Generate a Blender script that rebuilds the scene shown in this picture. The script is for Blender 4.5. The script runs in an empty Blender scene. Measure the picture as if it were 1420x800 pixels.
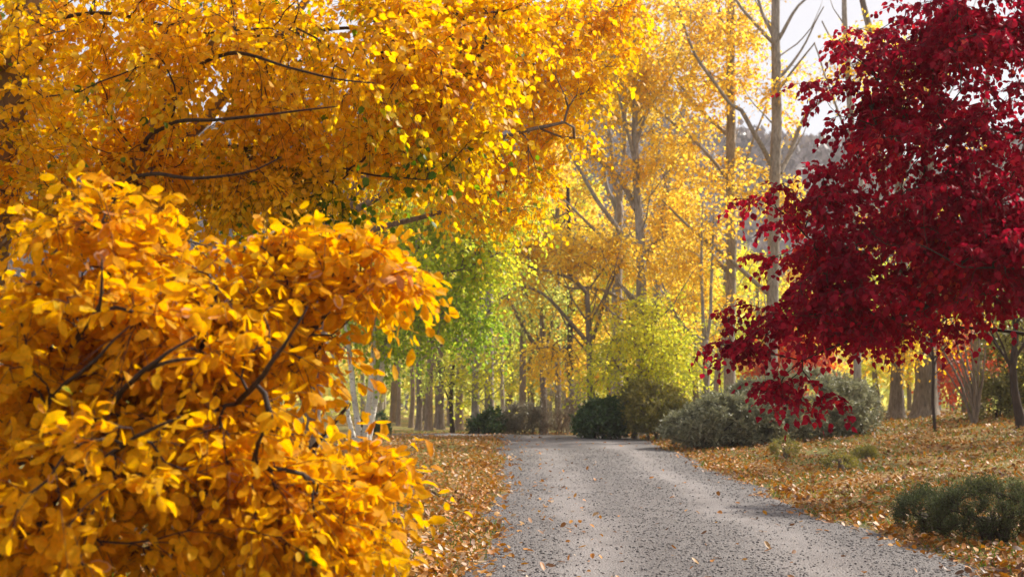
import bpy, math, time
import numpy as np
from mathutils import Vector
T0 = time.time()
rng = np.random.default_rng(7)
scene = bpy.context.scene
COL = scene.collection

# ------------------------------------------------------------------ camera
FPX = 1972.0                      # focal length in pixels of a 1420 px wide frame (50 mm)
CAM = np.array([0.0, 0.0, 1.5])
PITCH = math.atan(160 / FPX)
FW = np.array([0, math.cos(PITCH), math.sin(PITCH)])
UP = np.array([0, -math.sin(PITCH), math.cos(PITCH)])

def at(px, py, Y):
    """world point at forward distance Y seen in direction (px, py)"""
    d = FW + np.array([(px - 710) / FPX, 0, 0]) - UP * ((py - 400) / FPX)
    return CAM + d * (Y / d[1])

def sstep(a, b, x):
    t = np.clip((np.asarray(x, float) - a) / (b - a), 0, 1)
    return t * t * (3 - 2 * t)

def wob(x, y, f=1.0, s=0.0):
    return (np.sin(1.3 * f * x + 2.1 * f * y + s) + np.sin(2.7 * f * x - 1.7 * f * y + 1.3 + 2 * s)
            + np.sin(-0.9 * f * x + 3.1 * f * y + 4.1 + s) + np.sin(4.3 * f * x + 1.1 * f * y + 2.2)) / 4

def H(x, y):
    x = np.asarray(x, float); y = np.asarray(y, float)
    z = 0.5 * sstep(10, 42, y)
    z = z + 0.075 * np.clip(x - 4.3, 0, 9) * sstep(6, 16, y) * (1 - 0.5 * sstep(70, 120, y))
    z = z + 0.10 * sstep(-0.7, -2.6, x) * (1 - sstep(38, 41.0, y))
    off = np.maximum(sstep(4.0, 5.2, x), sstep(-0.6, -1.6, x)) * (1 - sstep(60, 90, y))
    return z + 0.035 * wob(x, y, 0.9) * off

def G(px, Y):
    x = (px - 710) / FPX * Y * 1.0
    return np.array([x, Y, float(H(x, Y))])

def nrm(v):
    return v / np.maximum(np.linalg.norm(v, axis=-1, keepdims=True), 1e-9)

def n3(p, f=1.0, s=0.0):
    x, y, z = p[:, 0] * f, p[:, 1] * f, p[:, 2] * f
    return (np.sin(1.7 * x + 2.3 * y + 1.1 * z + s) + np.sin(-2.1 * x + 1.3 * y + 2.9 * z + 2 * s + 1)
            + np.sin(3.3 * x - 2.7 * y + 1.9 * z + 3 * s + 2) + np.sin(0.7 * x + 3.7 * y - 3.1 * z + s + 3)) / 4

# ------------------------------------------------------------------ materials
def srgb(r, g, b):
    f = lambda c: (c / 255 / 12.92) if c / 255 <= 0.04045 else ((c / 255 + 0.055) / 1.055) ** 2.4
    return (f(r), f(g), f(b), 1)

def new_mat(name):
    m = bpy.data.materials.new(name); m.use_nodes = True
    nt = m.node_tree; nt.nodes.clear()
    out = nt.nodes.new('ShaderNodeOutputMaterial')
    return m, nt, nt.nodes, nt.links, out

def ramp(nodes, stops, interp='LINEAR'):
    r = nodes.new('ShaderNodeValToRGB'); cr = r.color_ramp; cr.interpolation = interp
    while len(cr.elements) < len(stops): cr.elements.new(0.5)
    for e, (p, c) in zip(cr.elements, stops): e.position = p; e.color = c
    return r

def leaf_mat(name, stops, trans=0.5, rough=0.45, spec=0.35, sat=1.25):
    m, nt, N, L, out = new_mat(name)
    a = N.new('ShaderNodeAttribute'); a.attribute_name = 'tone'
    r = ramp(N, stops); L.new(a.outputs['Fac'], r.inputs[0])
    no = N.new('ShaderNodeTexNoise'); no.inputs['Scale'].default_value = 60; no.inputs['Detail'].default_value = 3
    tc = N.new('ShaderNodeTexCoord'); L.new(tc.outputs['Object'], no.inputs['Vector'])
    hv = N.new('ShaderNodeHueSaturation'); L.new(r.outputs[0], hv.inputs['Color'])
    mr = N.new('ShaderNodeMapRange'); mr.inputs[1].default_value = .3; mr.inputs[2].default_value = .7
    mr.inputs[3].default_value = .8; mr.inputs[4].default_value = 1.15
    L.new(no.outputs['Fac'], mr.inputs[0]); L.new(mr.outputs[0], hv.inputs['Value'])
    p = N.new('ShaderNodeBsdfPrincipled'); p.inputs['Roughness'].default_value = rough
    p.inputs['Specular IOR Level'].default_value = spec
    L.new(hv.outputs[0], p.inputs['Base Color'])
    h2 = N.new('ShaderNodeHueSaturation'); h2.inputs['Saturation'].default_value = sat; h2.inputs['Value'].default_value = 1.1
    L.new(hv.outputs[0], h2.inputs['Color'])
    t = N.new('ShaderNodeBsdfTranslucent'); L.new(h2.outputs[0], t.inputs['Color'])
    mx = N.new('ShaderNodeMixShader'); mx.inputs[0].default_value = trans
    L.new(p.outputs[0], mx.inputs[1]); L.new(t.outputs[0], mx.inputs[2]); L.new(mx.outputs[0], out.inputs[0])
    return m

def bark_mat(name, c1, c2, scale=6, stretch=0.15, birch=False):
    m, nt, N, L, out = new_mat(name)
    tc = N.new('ShaderNodeTexCoord'); mp = N.new('ShaderNodeMapping')
    mp.inputs['Scale'].default_value = (scale, scale, scale * stretch)
    L.new(tc.outputs['Object'], mp.inputs[0])
    no = N.new('ShaderNodeTexNoise'); no.inputs['Scale'].default_value = 2.5; no.inputs['Detail'].default_value = 8
    no.inputs['Roughness'].default_value = 0.65
    L.new(mp.outputs[0], no.inputs['Vector'])
    stops = [(0.3, c1), (0.7, c2)] if not birch else [(0.36, c1), (0.44, c2), (1, c2)]
    r = ramp(N, stops); L.new(no.outputs['Fac'], r.inputs[0])
    n2 = N.new('ShaderNodeTexNoise'); n2.inputs['Scale'].default_value = 1.3; n2.inputs['Detail'].default_value = 3
    L.new(tc.outputs['Object'], n2.inputs['Vector'])
    mxc = N.new('ShaderNodeMixRGB'); mxc.blend_type = 'MULTIPLY'
    r2 = ramp(N, [(0.35, (0.6, 0.6, 0.55, 1)), (0.65, (1, 1, 1, 1))]); L.new(n2.outputs['Fac'], r2.inputs[0])
    mxc.inputs[0].default_value = 0.7; L.new(r.outputs[0], mxc.inputs[1]); L.new(r2.outputs[0], mxc.inputs[2])
    p = N.new('ShaderNodeBsdfPrincipled'); p.inputs['Roughness'].default_value = 0.85
    p.inputs['Specular IOR Level'].default_value = 0.2
    L.new(mxc.outputs[0], p.inputs['Base Color'])
    b = N.new('ShaderNodeBump'); b.inputs['Strength'].default_value = 0.6; b.inputs['Distance'].default_value = 0.02
    L.new(no.outputs['Fac'], b.inputs['Height']); L.new(b.outputs[0], p.inputs['Normal'])
    L.new(p.outputs[0], out.inputs[0])
    return m

G_ = lambda r, g, b: (r, g, b, 1)
GOLD = [(0.0, G_(.07, .17, .015)), (0.09, G_(.14, .26, .015)), (0.15, G_(.60, .47, .02)), (0.35, G_(.86, .56, .02)),
        (0.62, G_(.88, .49, .018)), (0.86, G_(.82, .38, .015)), (0.95, G_(.66, .44, .22)), (1.0, G_(.55, .27, .08))]
M = {}
M['shrub_gold'] = leaf_mat('large_gold_leaf', [(0.0, G_(.07, .15, .015)), (0.04, G_(.14, .23, .015)), (0.07, G_(.74, .46, .010)), (0.4, G_(.80, .45, .008)),
        (0.75, G_(.78, .38, .008)), (0.93, G_(.66, .26, .010)), (0.965, G_(.62, .38, .24)), (1.0, G_(.48, .23, .07))], trans=.60, rough=.55, spec=.08, sat=1.04)
M['birch_gold'] = leaf_mat('birch_gold_leaf', GOLD, trans=.66, sat=1.05)
M['orange_gold'] = leaf_mat('orange_gold_leaf', [(0.0, G_(.30, .36, .02)), (0.08, G_(.74, .54, .02)), (0.4, G_(.88, .56, .025)), (0.75, G_(.88, .46, .018)), (1.0, G_(.80, .30, .015))], trans=.68, sat=1.05)
M['poplar_gold'] = leaf_mat('poplar_gold_leaf', [(0.0, G_(.80, .70, .08)), (0.2, G_(.93, .68, .07)), (0.65, G_(.94, .61, .05)), (1.0, G_(.92, .46, .025))], trans=.76, sat=1.0)
M['birch_green'] = leaf_mat('yellow_green_birch_leaf', [(0.0, G_(.20, .34, .025)), (0.3, G_(.40, .54, .035)), (0.55, G_(.64, .70, .04)), (0.8, G_(.88, .76, .04)), (1.0, G_(.92, .68, .03))], trans=.66, sat=1.0)
M['lime'] = leaf_mat('lime_yellow_leaf', [(0.0, G_(.40, .50, .04)), (0.4, G_(.70, .72, .05)), (0.75, G_(.88, .78, .05)), (1.0, G_(.92, .72, .05))], trans=.66, sat=1.0)
M['pale_green'] = leaf_mat('pale_green_leaf', [(0.0, G_(.30, .40, .08)), (0.5, G_(.54, .60, .12)), (0.85, G_(.76, .72, .13)), (1.0, G_(.86, .68, .11))], trans=.66, sat=1.0)
M['crimson'] = leaf_mat('crimson_leaf', [(0.0, G_(.12, .004, .016)), (0.4, G_(.29, .005, .024)), (0.75, G_(.45, .008, .028)), (0.94, G_(.66, .015, .026)), (1.0, G_(.72, .08, .05))], trans=.54, rough=.5, spec=.14, sat=1.0)
M['coral'] = leaf_mat('coral_leaf', [(0.0, G_(.55, .10, .05)), (0.6, G_(.75, .16, .09)), (1.0, G_(.80, .32, .12))], trans=.5)
M['dark_green'] = leaf_mat('dark_green_leaf', [(0.0, G_(.035, .07, .025)), (0.6, G_(.07, .125, .04)), (1.0, G_(.14, .18, .06))], trans=.25, spec=.5)
M['olive'] = leaf_mat('olive_leaf', [(0.0, G_(.16, .16, .045)), (0.6, G_(.33, .29, .085)), (1.0, G_(.48, .38, .13))], trans=.35)
M['grey_green'] = leaf_mat('grey_green_leaf', [(0.0, G_(.10, .105, .055)), (0.4, G_(.20, .20, .115)), (0.8, G_(.38, .37, .24)), (1.0, G_(.50, .46, .32))], trans=.25)
M['grey_mauve'] = leaf_mat('grey_mauve_leaf', [(0.0, G_(.15, .14, .10)), (0.6, G_(.27, .24, .18)), (1.0, G_(.40, .36, .26))], trans=.25)
M['heather'] = leaf_mat('dark_needle', [(0.0, G_(.045, .06, .03)), (0.6, G_(.09, .11, .05)), (1.0, G_(.16, .15, .06))], trans=.2, spec=.08, rough=.7)
M['litter'] = leaf_mat('fallen_leaf', [(0.0, G_(.12, .055, .025)), (0.3, G_(.26, .11, .03)), (0.55, G_(.48, .185, .025)), (0.75, G_(.50, .245, .045)), (0.92, G_(.42, .26, .12)), (1.0, G_(.52, .39, .27))], trans=.2, rough=.5)
M['grass'] = leaf_mat('grass_blade', [(0.0, G_(.06, .12, .018)), (0.5, G_(.12, .18, .03)), (0.8, G_(.25, .23, .06)), (1.0, G_(.36, .28, .09))], trans=.35)
M['bark_grey'] = bark_mat('grey_poplar_bark', G_(.17, .14, .115), G_(.50, .44, .38), 7, .3)
M['bark_brown'] = bark_mat('brown_bark', G_(.10, .075, .058), G_(.34, .27, .215), 9, .18)
M['bark_dark'] = bark_mat('dark_bark', G_(.030, .020, .016), G_(.085, .058, .045), 10, .2)
M['bark_birch'] = bark_mat('white_birch_bark', G_(.06, .05, .045), G_(.74, .70, .64), 5, 3.0, birch=True)
M['bark_tan'] = bark_mat('tan_bark', G_(.16, .11, .08), G_(.36, .27, .19), 8, .3)

# ------------------------------------------------------------------ mesh building
class MB:
    """collects polygons (numpy) into one mesh"""
    def __init__(self): self.v = []; self.f = []; self.m = []; self.t = []; self.n = 0
    def add(self, v, faces, mat=0, tone=None):
        v = np.asarray(v, np.float32).reshape(-1, 3)
        for f in (faces if isinstance(faces, list) else [faces]):
            f = np.asarray(f, np.int64)
            self.f.append(f + self.n); self.m.append(np.full(len(f), mat, np.int32))
        self.t.append(np.full(len(v), .5, np.float32) if tone is None else np.asarray(tone, np.float32))
        self.v.append(v); self.n += len(v)
    def build(self, name, mats, parent=None, smooth=True, origin=None):
        me = bpy.data.meshes.new(name)
        v = np.concatenate(self.v).astype(np.float32)
        if origin is not None: v = v - np.asarray(origin, np.float32)
        lens = np.concatenate([np.full(len(f), f.shape[1], np.int32) for f in self.f])
        loops = np.concatenate([f.ravel() for f in self.f]).astype(np.int32)
        me.vertices.add(len(v)); me.vertices.foreach_set('co', v.ravel())
        me.loops.add(len(loops)); me.loops.foreach_set('vertex_index', loops)
        me.polygons.add(len(lens))
        st = np.zeros(len(lens), np.int32); st[1:] = np.cumsum(lens)[:-1]
        me.polygons.foreach_set('loop_start', st)
        me.polygons.foreach_set('material_index', np.concatenate(self.m))
        me.polygons.foreach_set('use_smooth', np.full(len(lens), smooth, dtype=bool))
        me.update(calc_edges=True)
        a = me.attributes.new('tone', 'FLOAT', 'POINT'); a.data.foreach_set('value', np.concatenate(self.t))
        for m in (mats if isinstance(mats, (list, tuple)) else [mats]): me.materials.append(m)
        o = bpy.data.objects.new(name, me); COL.objects.link(o)
        if parent is not None: o.parent = parent
        return o

def tube(mb, pts, rad, sides=6, mat=0, tip=True):
    pts = np.asarray(pts, float); n = len(pts); rad = np.broadcast_to(np.asarray(rad, float), (n,))
    t = np.gradient(pts, axis=0); t = nrm(t)
    ref = np.array([1.0, 0, 0]) if abs(t[0][0]) < 0.8 else np.array([0, 1.0, 0])
    u = nrm(np.cross(t, ref)); w = np.cross(t, u)
    a = np.arange(sides) / sides * 2 * np.pi
    ring = pts[:, None, :] + rad[:, None, None] * (np.cos(a)[None, :, None] * u[:, None, :] + np.sin(a)[None, :, None] * w[:, None, :])
    i = np.arange(n - 1)[:, None] * sides; j = np.arange(sides)[None, :]; k = (j + 1) % sides
    q = np.stack([i + j, i + k, i + sides + k, i + sides + j], -1).reshape(-1, 4)
    v = ring.reshape(-1, 3); fs = [q]
    if tip:
        v = np.vstack([v, pts[-1] + t[-1] * rad[-1]]); b = (n - 1) * sides
        fs.append(np.stack([b + np.arange(sides), b + (np.arange(sides) + 1) % sides, np.full(sides, n * sides)], -1))
    mb.add(v, fs, mat)

def twigs3(mb, a, b, c, r, mat):
    """many thin three-sided twigs a-b-c at once"""
    n = len(a)
    if n == 0: return
    t = nrm(c - a); u = nrm(np.cross(t, np.array([.31, .22, .93]))); w = np.cross(t, u)
    vs = []
    for p, s in ((a, 1.0), (b, .75), (c, .35)):
        for k in range(3):
            an = k * 2.094
            vs.append(p + (u * math.cos(an) + w * math.sin(an)) * (r * s)[:, None])
    v = np.stack(vs, 1)
    f = []
    for l in (0, 3):
        for k in range(3): f.append([l + k, l + (k + 1) % 3, l + 3 + (k + 1) % 3, l + 3 + k])
    f = np.array(f)[None] + (np.arange(n) * 9)[:, None, None]
    mb.add(v.reshape(-1, 3), f.reshape(-1, 4), mat)

TPL = {
 'ovate': ([(0, 0), (.33, 0), (.68, 0), (1, 0), (.12, .13), (.45, .29), (.84, .22), (.12, -.13), (.45, -.29), (.84, -.22)],
           [[0, 1, 5, 4], [1, 2, 6, 5], [1, 0, 7, 8], [2, 1, 8, 9]], [[2, 3, 6], [3, 2, 9]]),
 'drop': ([(0, 0), (.5, 0), (1, 0), (.18, .17), (.5, .27), (.18, -.17), (.5, -.27)],
          [[0, 1, 4, 3], [1, 0, 5, 6]], [[1, 2, 4], [2, 1, 6]]),
 'round': ([(0, 0), (.5, 0), (1, 0), (.12, .30), (.5, .43), (.12, -.30), (.5, -.43)],
           [[0, 1, 4, 3], [1, 0, 5, 6]], [[1, 2, 4], [2, 1, 6]]),
 'diamond': ([(0, 0), (1, 0), (.42, .36), (.42, -.36)], None, [[0, 1, 2], [1, 0, 3]]),
 'narrow': ([(0, 0), (1, 0), (.55, .15), (.55, -.15)], None, [[0, 1, 2], [1, 0, 3]]),
 'blade': ([(0, -.05), (0, .05), (.55, .04), (.55, -.04), (1, 0)], [[0, 1, 2, 3]], [[3, 2, 4]]),
}
def leaves(mb, P, D, Nn, size, tpl, tone, mat=0, fold=(.05, .5), curl=(-.5, .6), rg=rng, edge=.0):
    n = len(P)
    if n == 0: return
    uv, q, t = TPL[tpl]; uv = np.array(uv, float); k = len(uv)
    D = nrm(D); S = nrm(np.cross(D, Nn)); Nn = np.cross(S, D)
    fo = rg.uniform(*fold, n); cu = rg.uniform(*curl, n); tw = rg.uniform(-.35, .35, n)
    u = uv[None, :, 0]; v = uv[None, :, 1]
    w = fo[:, None] * np.abs(v) - cu[:, None] * u * u * .6 + tw[:, None] * u * v
    V = P[:, None, :] + size[:, None, None] * (u[..., None] * D[:, None] + v[..., None] * S[:, None] + w[..., None] * Nn[:, None])
    fs = []
    base = (np.arange(n) * k)[:, None, None]
    if q is not None: fs.append((np.array(q)[None] + base).reshape(-1, 4))
    if t is not None: fs.append((np.array(t)[None] + base).reshape(-1, 3))
    rim = np.where(np.abs(uv[:, 1]) > .01, edge, 0.0) + np.where(uv[:, 0] > .95, edge * 1.4, 0)
    mb.add(V.reshape(-1, 3), fs, mat, np.clip(tone[:, None] + rim[None] * rg.uniform(0, 1.3, (n, 1)), 0, 1).ravel())

def empty(name, loc, label=None, cat=None, group=None):
    o = bpy.data.objects.new(name, None); COL.objects.link(o); o.location = [float(c) for c in loc]
    o.empty_display_size = .2
    if label: o['label'] = label
    if cat: o['category'] = cat
    if group: o['group'] = group
    return o

def resample(pts, rad, step):
    pts = np.asarray(pts, float); rad = np.asarray(rad, float)
    # Catmull-Rom smoothing of a polyline
    n = len(pts); P = np.vstack([2 * pts[0] - pts[1], pts, 2 * pts[-1] - pts[-2]])
    out = []; ro = []
    for i in range(n - 1):
        k = max(1, int(np.ceil(np.linalg.norm(pts[i + 1] - pts[i]) / step)))
        for j in range(k):
            t = j / k; a, b, c, d = P[i], P[i + 1], P[i + 2], P[i + 3]
            out.append(.5 * (2 * b + (c - a) * t + (2 * a - 5 * b + 4 * c - d) * t * t + (3 * b - a - 3 * c + d) * t ** 3))
            ro.append(rad[i] * (1 - t) + rad[i + 1] * t)
    out.append(pts[-1]); ro.append(rad[-1])
    return np.array(out), np.array(ro)

def wiggle(p, amp, rg, f=1.0):
    n = len(p); s = np.arange(n) * f
    a = rg.uniform(0, 6, 4)
    o = np.stack([np.sin(s * .9 + a[0]) + .6 * np.sin(s * 2.1 + a[1]), np.sin(s * .8 + a[2]) + .6 * np.sin(s * 1.9 + a[3]), 0 * s], 1) * amp
    o[0] = 0
    return p + o

def grow(seedP, seedD, targets, step=.25, k_ang=.45, droop=0.0):
    """joins every target to the wood grown so far, cheapest first; returns chains of node indices"""
    Mx = len(seedP) + len(targets) * 16 + 10
    P = np.zeros((Mx, 3)); Dn = np.zeros((Mx, 3)); par = np.full(Mx, -1); pl = np.zeros(Mx)
    n = len(seedP); P[:n] = seedP; Dn[:n] = nrm(seedD); ns = n
    dist = np.array([np.min(np.linalg.norm(seedP - t, axis=1)) for t in targets])
    chains = []
    for ti in np.argsort(dist):
        p = targets[ti]; v = p - P[:n]; d = np.linalg.norm(v, axis=1) + 1e-6
        c = (v * Dn[:n]).sum(1) / d
        i = int(np.argmin(d * (1 + k_ang * (1 - c)) + .12 * pl[:n])); dd = d[i]
        k = min(15, max(2, int(np.ceil(dd / step))))
        p0 = P[i]; b = p0 + nrm(nrm(v[i]) * .7 + Dn[i] * .6) * dd * .5 + np.array([0, 0, .10 * dd + droop * dd])
        tt = (np.arange(k) + 1) / k; tt = tt[:, None]
        q = (1 - tt) ** 2 * p0 + 2 * tt * (1 - tt) * b + tt * tt * p
        q[:-1] += rng.normal(0, .035, (k - 1, 3)) * dd / k
        idx = np.arange(n, n + k); P[idx] = q
        prev = np.concatenate([[i], idx[:-1]]); par[idx] = prev
        Dn[idx] = nrm(q - P[prev]); pl[idx] = pl[i] + np.cumsum(np.full(k, dd / k))
        chains.append(np.concatenate([[i], idx])); n += k
    w = np.zeros(n)
    for ch in chains: w[ch[-1]] += 1
    for j in range(n - 1, ns - 1, -1): w[par[j]] += w[j]
    return P[:n], Dn[:n], w, chains

def ellipsoid(px, py, Y, rx, ry, rY, n, shell=.45, rg=rng):
    s = Y / FPX
    d = nrm(rg.normal(size=(n, 3))); r = rg.uniform(shell ** 3, 1, n) ** (1 / 3)
    return at(px, py, Y) + d * r[:, None] * np.array([rx * s, rY, ry * s])

def sprays(T, m, sx, sz):
    """every point becomes a flat spray of m points, leaving gaps between sprays"""
    n = len(T)
    return np.repeat(T, m, 0) + rng.normal(size=(n * m, 3)) * np.array([sx, sx, sz])

class Plant:
    """a tree or shrub: an Empty at the foot > trunk (and limb) > crown"""
    def __init__(self, name, foot, label, cat, group=None):
        self.root = empty(name, foot, label, cat, group); self.foot = np.asarray(foot, float)
        self.sp = []; self.sd = []; self.sr = []; self.extra = []
    def wood(self, part, pts, rad, mat, sides=8, step=.3, wig=0.0, tipless=False, label=None, seed=True, from_=0):
        p, r = resample(pts, rad, step)
        if wig: p = wiggle(p, wig, rng, .7)
        if seed:
            self.sp.append(p[from_:]); self.sd.append(np.gradient(p, axis=0)[from_:]); self.sr.append(r[from_:])
        mb = MB(); tube(mb, p, r, sides, 0, not tipless)
        o = mb.build(part, mat, self.root, True, self.foot)
        if label: o['label'] = label
        return p, r
    def crown(self, targets, mat, twig_mat, tpl='diamond', size=.06, sizevar=.25, k=5, m=6, L=.35, droop=.35, hang=.4, spread=.7,
              r_tip=.003, tonef=None, step=.25, wood_mat=None, part='crown', gdroop=0.0, up=0.0, clumpf=.8, fold=(.05, .5), curl=(-.4, .6),
              nsd=.55, flat=1.0, tsd=.17, edge=.0, rmax=.2, sides=4, limb_part=None, bare=0.0, gexp=.46, tone_bias=0.0):
        rg = rng
        sp = np.vstack(self.sp); sd = np.vstack(self.sd); sr = np.concatenate(self.sr)
        P, Dn, w, chains = grow(sp, sd, targets, step, droop=gdroop)
        ns = len(sp); rad = np.minimum(r_tip * np.maximum(w, 1) ** gexp, rmax)
        mb = MB(); tips = []; tdir = []; tlen = []
        for ep, er in self.extra: tube(mb, ep, er, 4, 1)
        for ch in chains:
            r = rad[ch].copy()
            if ch[0] < ns: r[0] = min(r[1] * 1.35, sr[ch[0]] * .8)
            else: r[0] = min(r[0], r[1] * 1.4)
            tube(mb, P[ch], r, sides, 1, True)
            tips.append(P[ch[-1]]); tdir.append(Dn[ch[-1]]); tlen.append(np.linalg.norm(P[ch[-1]] - P[ch[-2]]))
            if len(ch) > 4:                       # leafy side twigs a little way back along the branch too
                j = ch[len(ch) // 2 + 1]
                if w[j] < 8: tips.append(P[j]); tdir.append(Dn[j]); tlen.append(tlen[-1])
        tips = np.array(tips); tdir = np.array(tdir); tlen = np.array(tlen)
        n = len(tips)
        A = np.repeat(tips, k, 0) - np.repeat(tdir, k, 0) * (rg.uniform(0, .9, n * k) * np.repeat(tlen, k))[:, None]
        D = nrm(np.repeat(tdir, k, 0) * .55 + rg.normal(0, spread, (n * k, 3)) * np.array([1, 1, flat]) + np.array([0, 0, up]))
        Lt = L * rg.uniform(.45, 1.25, n * k)
        keep = rg.random(n * k) > bare
        g = np.array([0, 0, -1.0]) * droop
        def pos(s): return A + D * (Lt * s)[:, None] + g * (Lt * s * s)[:, None]
        twigs3(mb, A, pos(.5), pos(1.0), np.full(n * k, r_tip * .8), 1)
        Ps, Ds, Ns = [], [], []
        side = nrm(np.cross(D, rg.normal(size=D.shape) * .5 + np.array([0, 0, 1.0])))
        for j in range(m):
            s = (j + .55) / m + rg.uniform(-.06, .06, n * k)
            p = pos(s)[keep]
            sg = (1 if j % 2 else -1) if j < m - 1 else 0
            ld = nrm(D * .6 + side * sg * .9 + rg.normal(0, .35, D.shape) + np.array([0, 0, -hang]))[keep]
            nn = nrm(rg.normal(0, nsd, ld.shape) + np.array([0, 0, 1.0]))
            p = p + ld * (size * .22)
            Ps.append(p); Ds.append(ld); Ns.append(nn)
        Ps = np.vstack(Ps); Ds = np.vstack(Ds); Ns = np.vstack(Ns)
        N_ = len(Ps); sz = size * rg.uniform(1 - sizevar, 1 + sizevar, N_)
        tone = (tonef(Ps) if tonef else .5 + .28 * n3(Ps, clumpf)) + rg.normal(0, tsd, N_) + tone_bias
        leaves(mb, Ps, Ds, Ns, sz, tpl, np.clip(tone, 0.0, 1), 0, fold, curl, edge=edge)
        o = mb.build(part, [mat, twig_mat], self.root, True, self.foot)
        self.n_leaves = N_
        return o

def pxpath(pts, Y):
    """[(px, py, depth offset)] -> world points around distance Y"""
    return np.array([at(a[0], a[1], Y + (a[2] if len(a) > 2 else 0)) for a in pts])
def pw(w, Y): return np.asarray(w, float) * .5 * Y / FPX      # pixel widths -> radii
def foot(px, Y, sink=.0):
    g = G(px, Y); return g

# ------------------------------------------------------------------ ground, road, hill
def grid_mesh(name, xs, ys, zf, mat, kind='structure'):
    X, Yg = np.meshgrid(xs, ys); Z = zf(X, Yg)
    nx, ny = len(xs), len(ys)
    i = np.arange(ny - 1)[:, None] * nx + np.arange(nx - 1)[None]
    q = np.stack([i, i + 1, i + nx + 1, i + nx], -1).reshape(-1, 4)
    mb = MB(); mb.add(np.stack([X, Yg, Z], -1).reshape(-1, 3), q)
    o = mb.build(name, mat); o['kind'] = kind
    return o

def ground_material():
    m, nt, N, L, out = new_mat('leaf_strewn_lawn')
    tc = N.new('ShaderNodeTexCoord')
    n1 = N.new('ShaderNodeTexNoise'); n1.inputs['Scale'].default_value = .55; n1.inputs['Detail'].default_value = 6
    n2 = N.new('ShaderNodeTexNoise'); n2.inputs['Scale'].default_value = 14; n2.inputs['Detail'].default_value = 8; n2.inputs['Roughness'].default_value = .7
    vo = N.new('ShaderNodeTexVoronoi'); vo.inputs['Scale'].default_value = 16
    for x in (n1, n2, vo): L.new(tc.outputs['Object'], x.inputs['Vector'])
    r1 = ramp(N, [(.3, G_(.07, .085, .022)), (.5, G_(.14, .13, .035)), (.7, G_(.20, .155, .05))]); L.new(n2.outputs['Fac'], r1.inputs[0])
    r2 = ramp(N, [(0, G_(.12, .06, .03)), (.4, G_(.30, .14, .04)), (.7, G_(.38, .23, .09)), (1, G_(.26, .11, .03))]); L.new(vo.outputs['Color'], r2.inputs[0])
    r3 = ramp(N, [(.42, G_(0, 0, 0)), (.62, G_(.75, .75, .75))]); L.new(n1.outputs['Fac'], r3.inputs[0])
    mx = N.new('ShaderNodeMixRGB'); L.new(r3.outputs[0], mx.inputs[0]); L.new(r1.outputs[0], mx.inputs[1]); L.new(r2.outputs[0], mx.inputs[2])
    p = N.new('ShaderNodeBsdfPrincipled'); p.inputs['Roughness'].default_value = .9; p.inputs['Specular IOR Level'].default_value = .15
    L.new(mx.outputs[0], p.inputs['Base Color'])
    b = N.new('ShaderNodeBump'); b.inputs['Strength'].default_value = .8; b.inputs['Distance'].default_value = .04
    L.new(n2.outputs['Fac'], b.inputs['Height']); L.new(b.outputs[0], p.inputs['Normal']); L.new(p.outputs[0], out.inputs[0])
    return m

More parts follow.
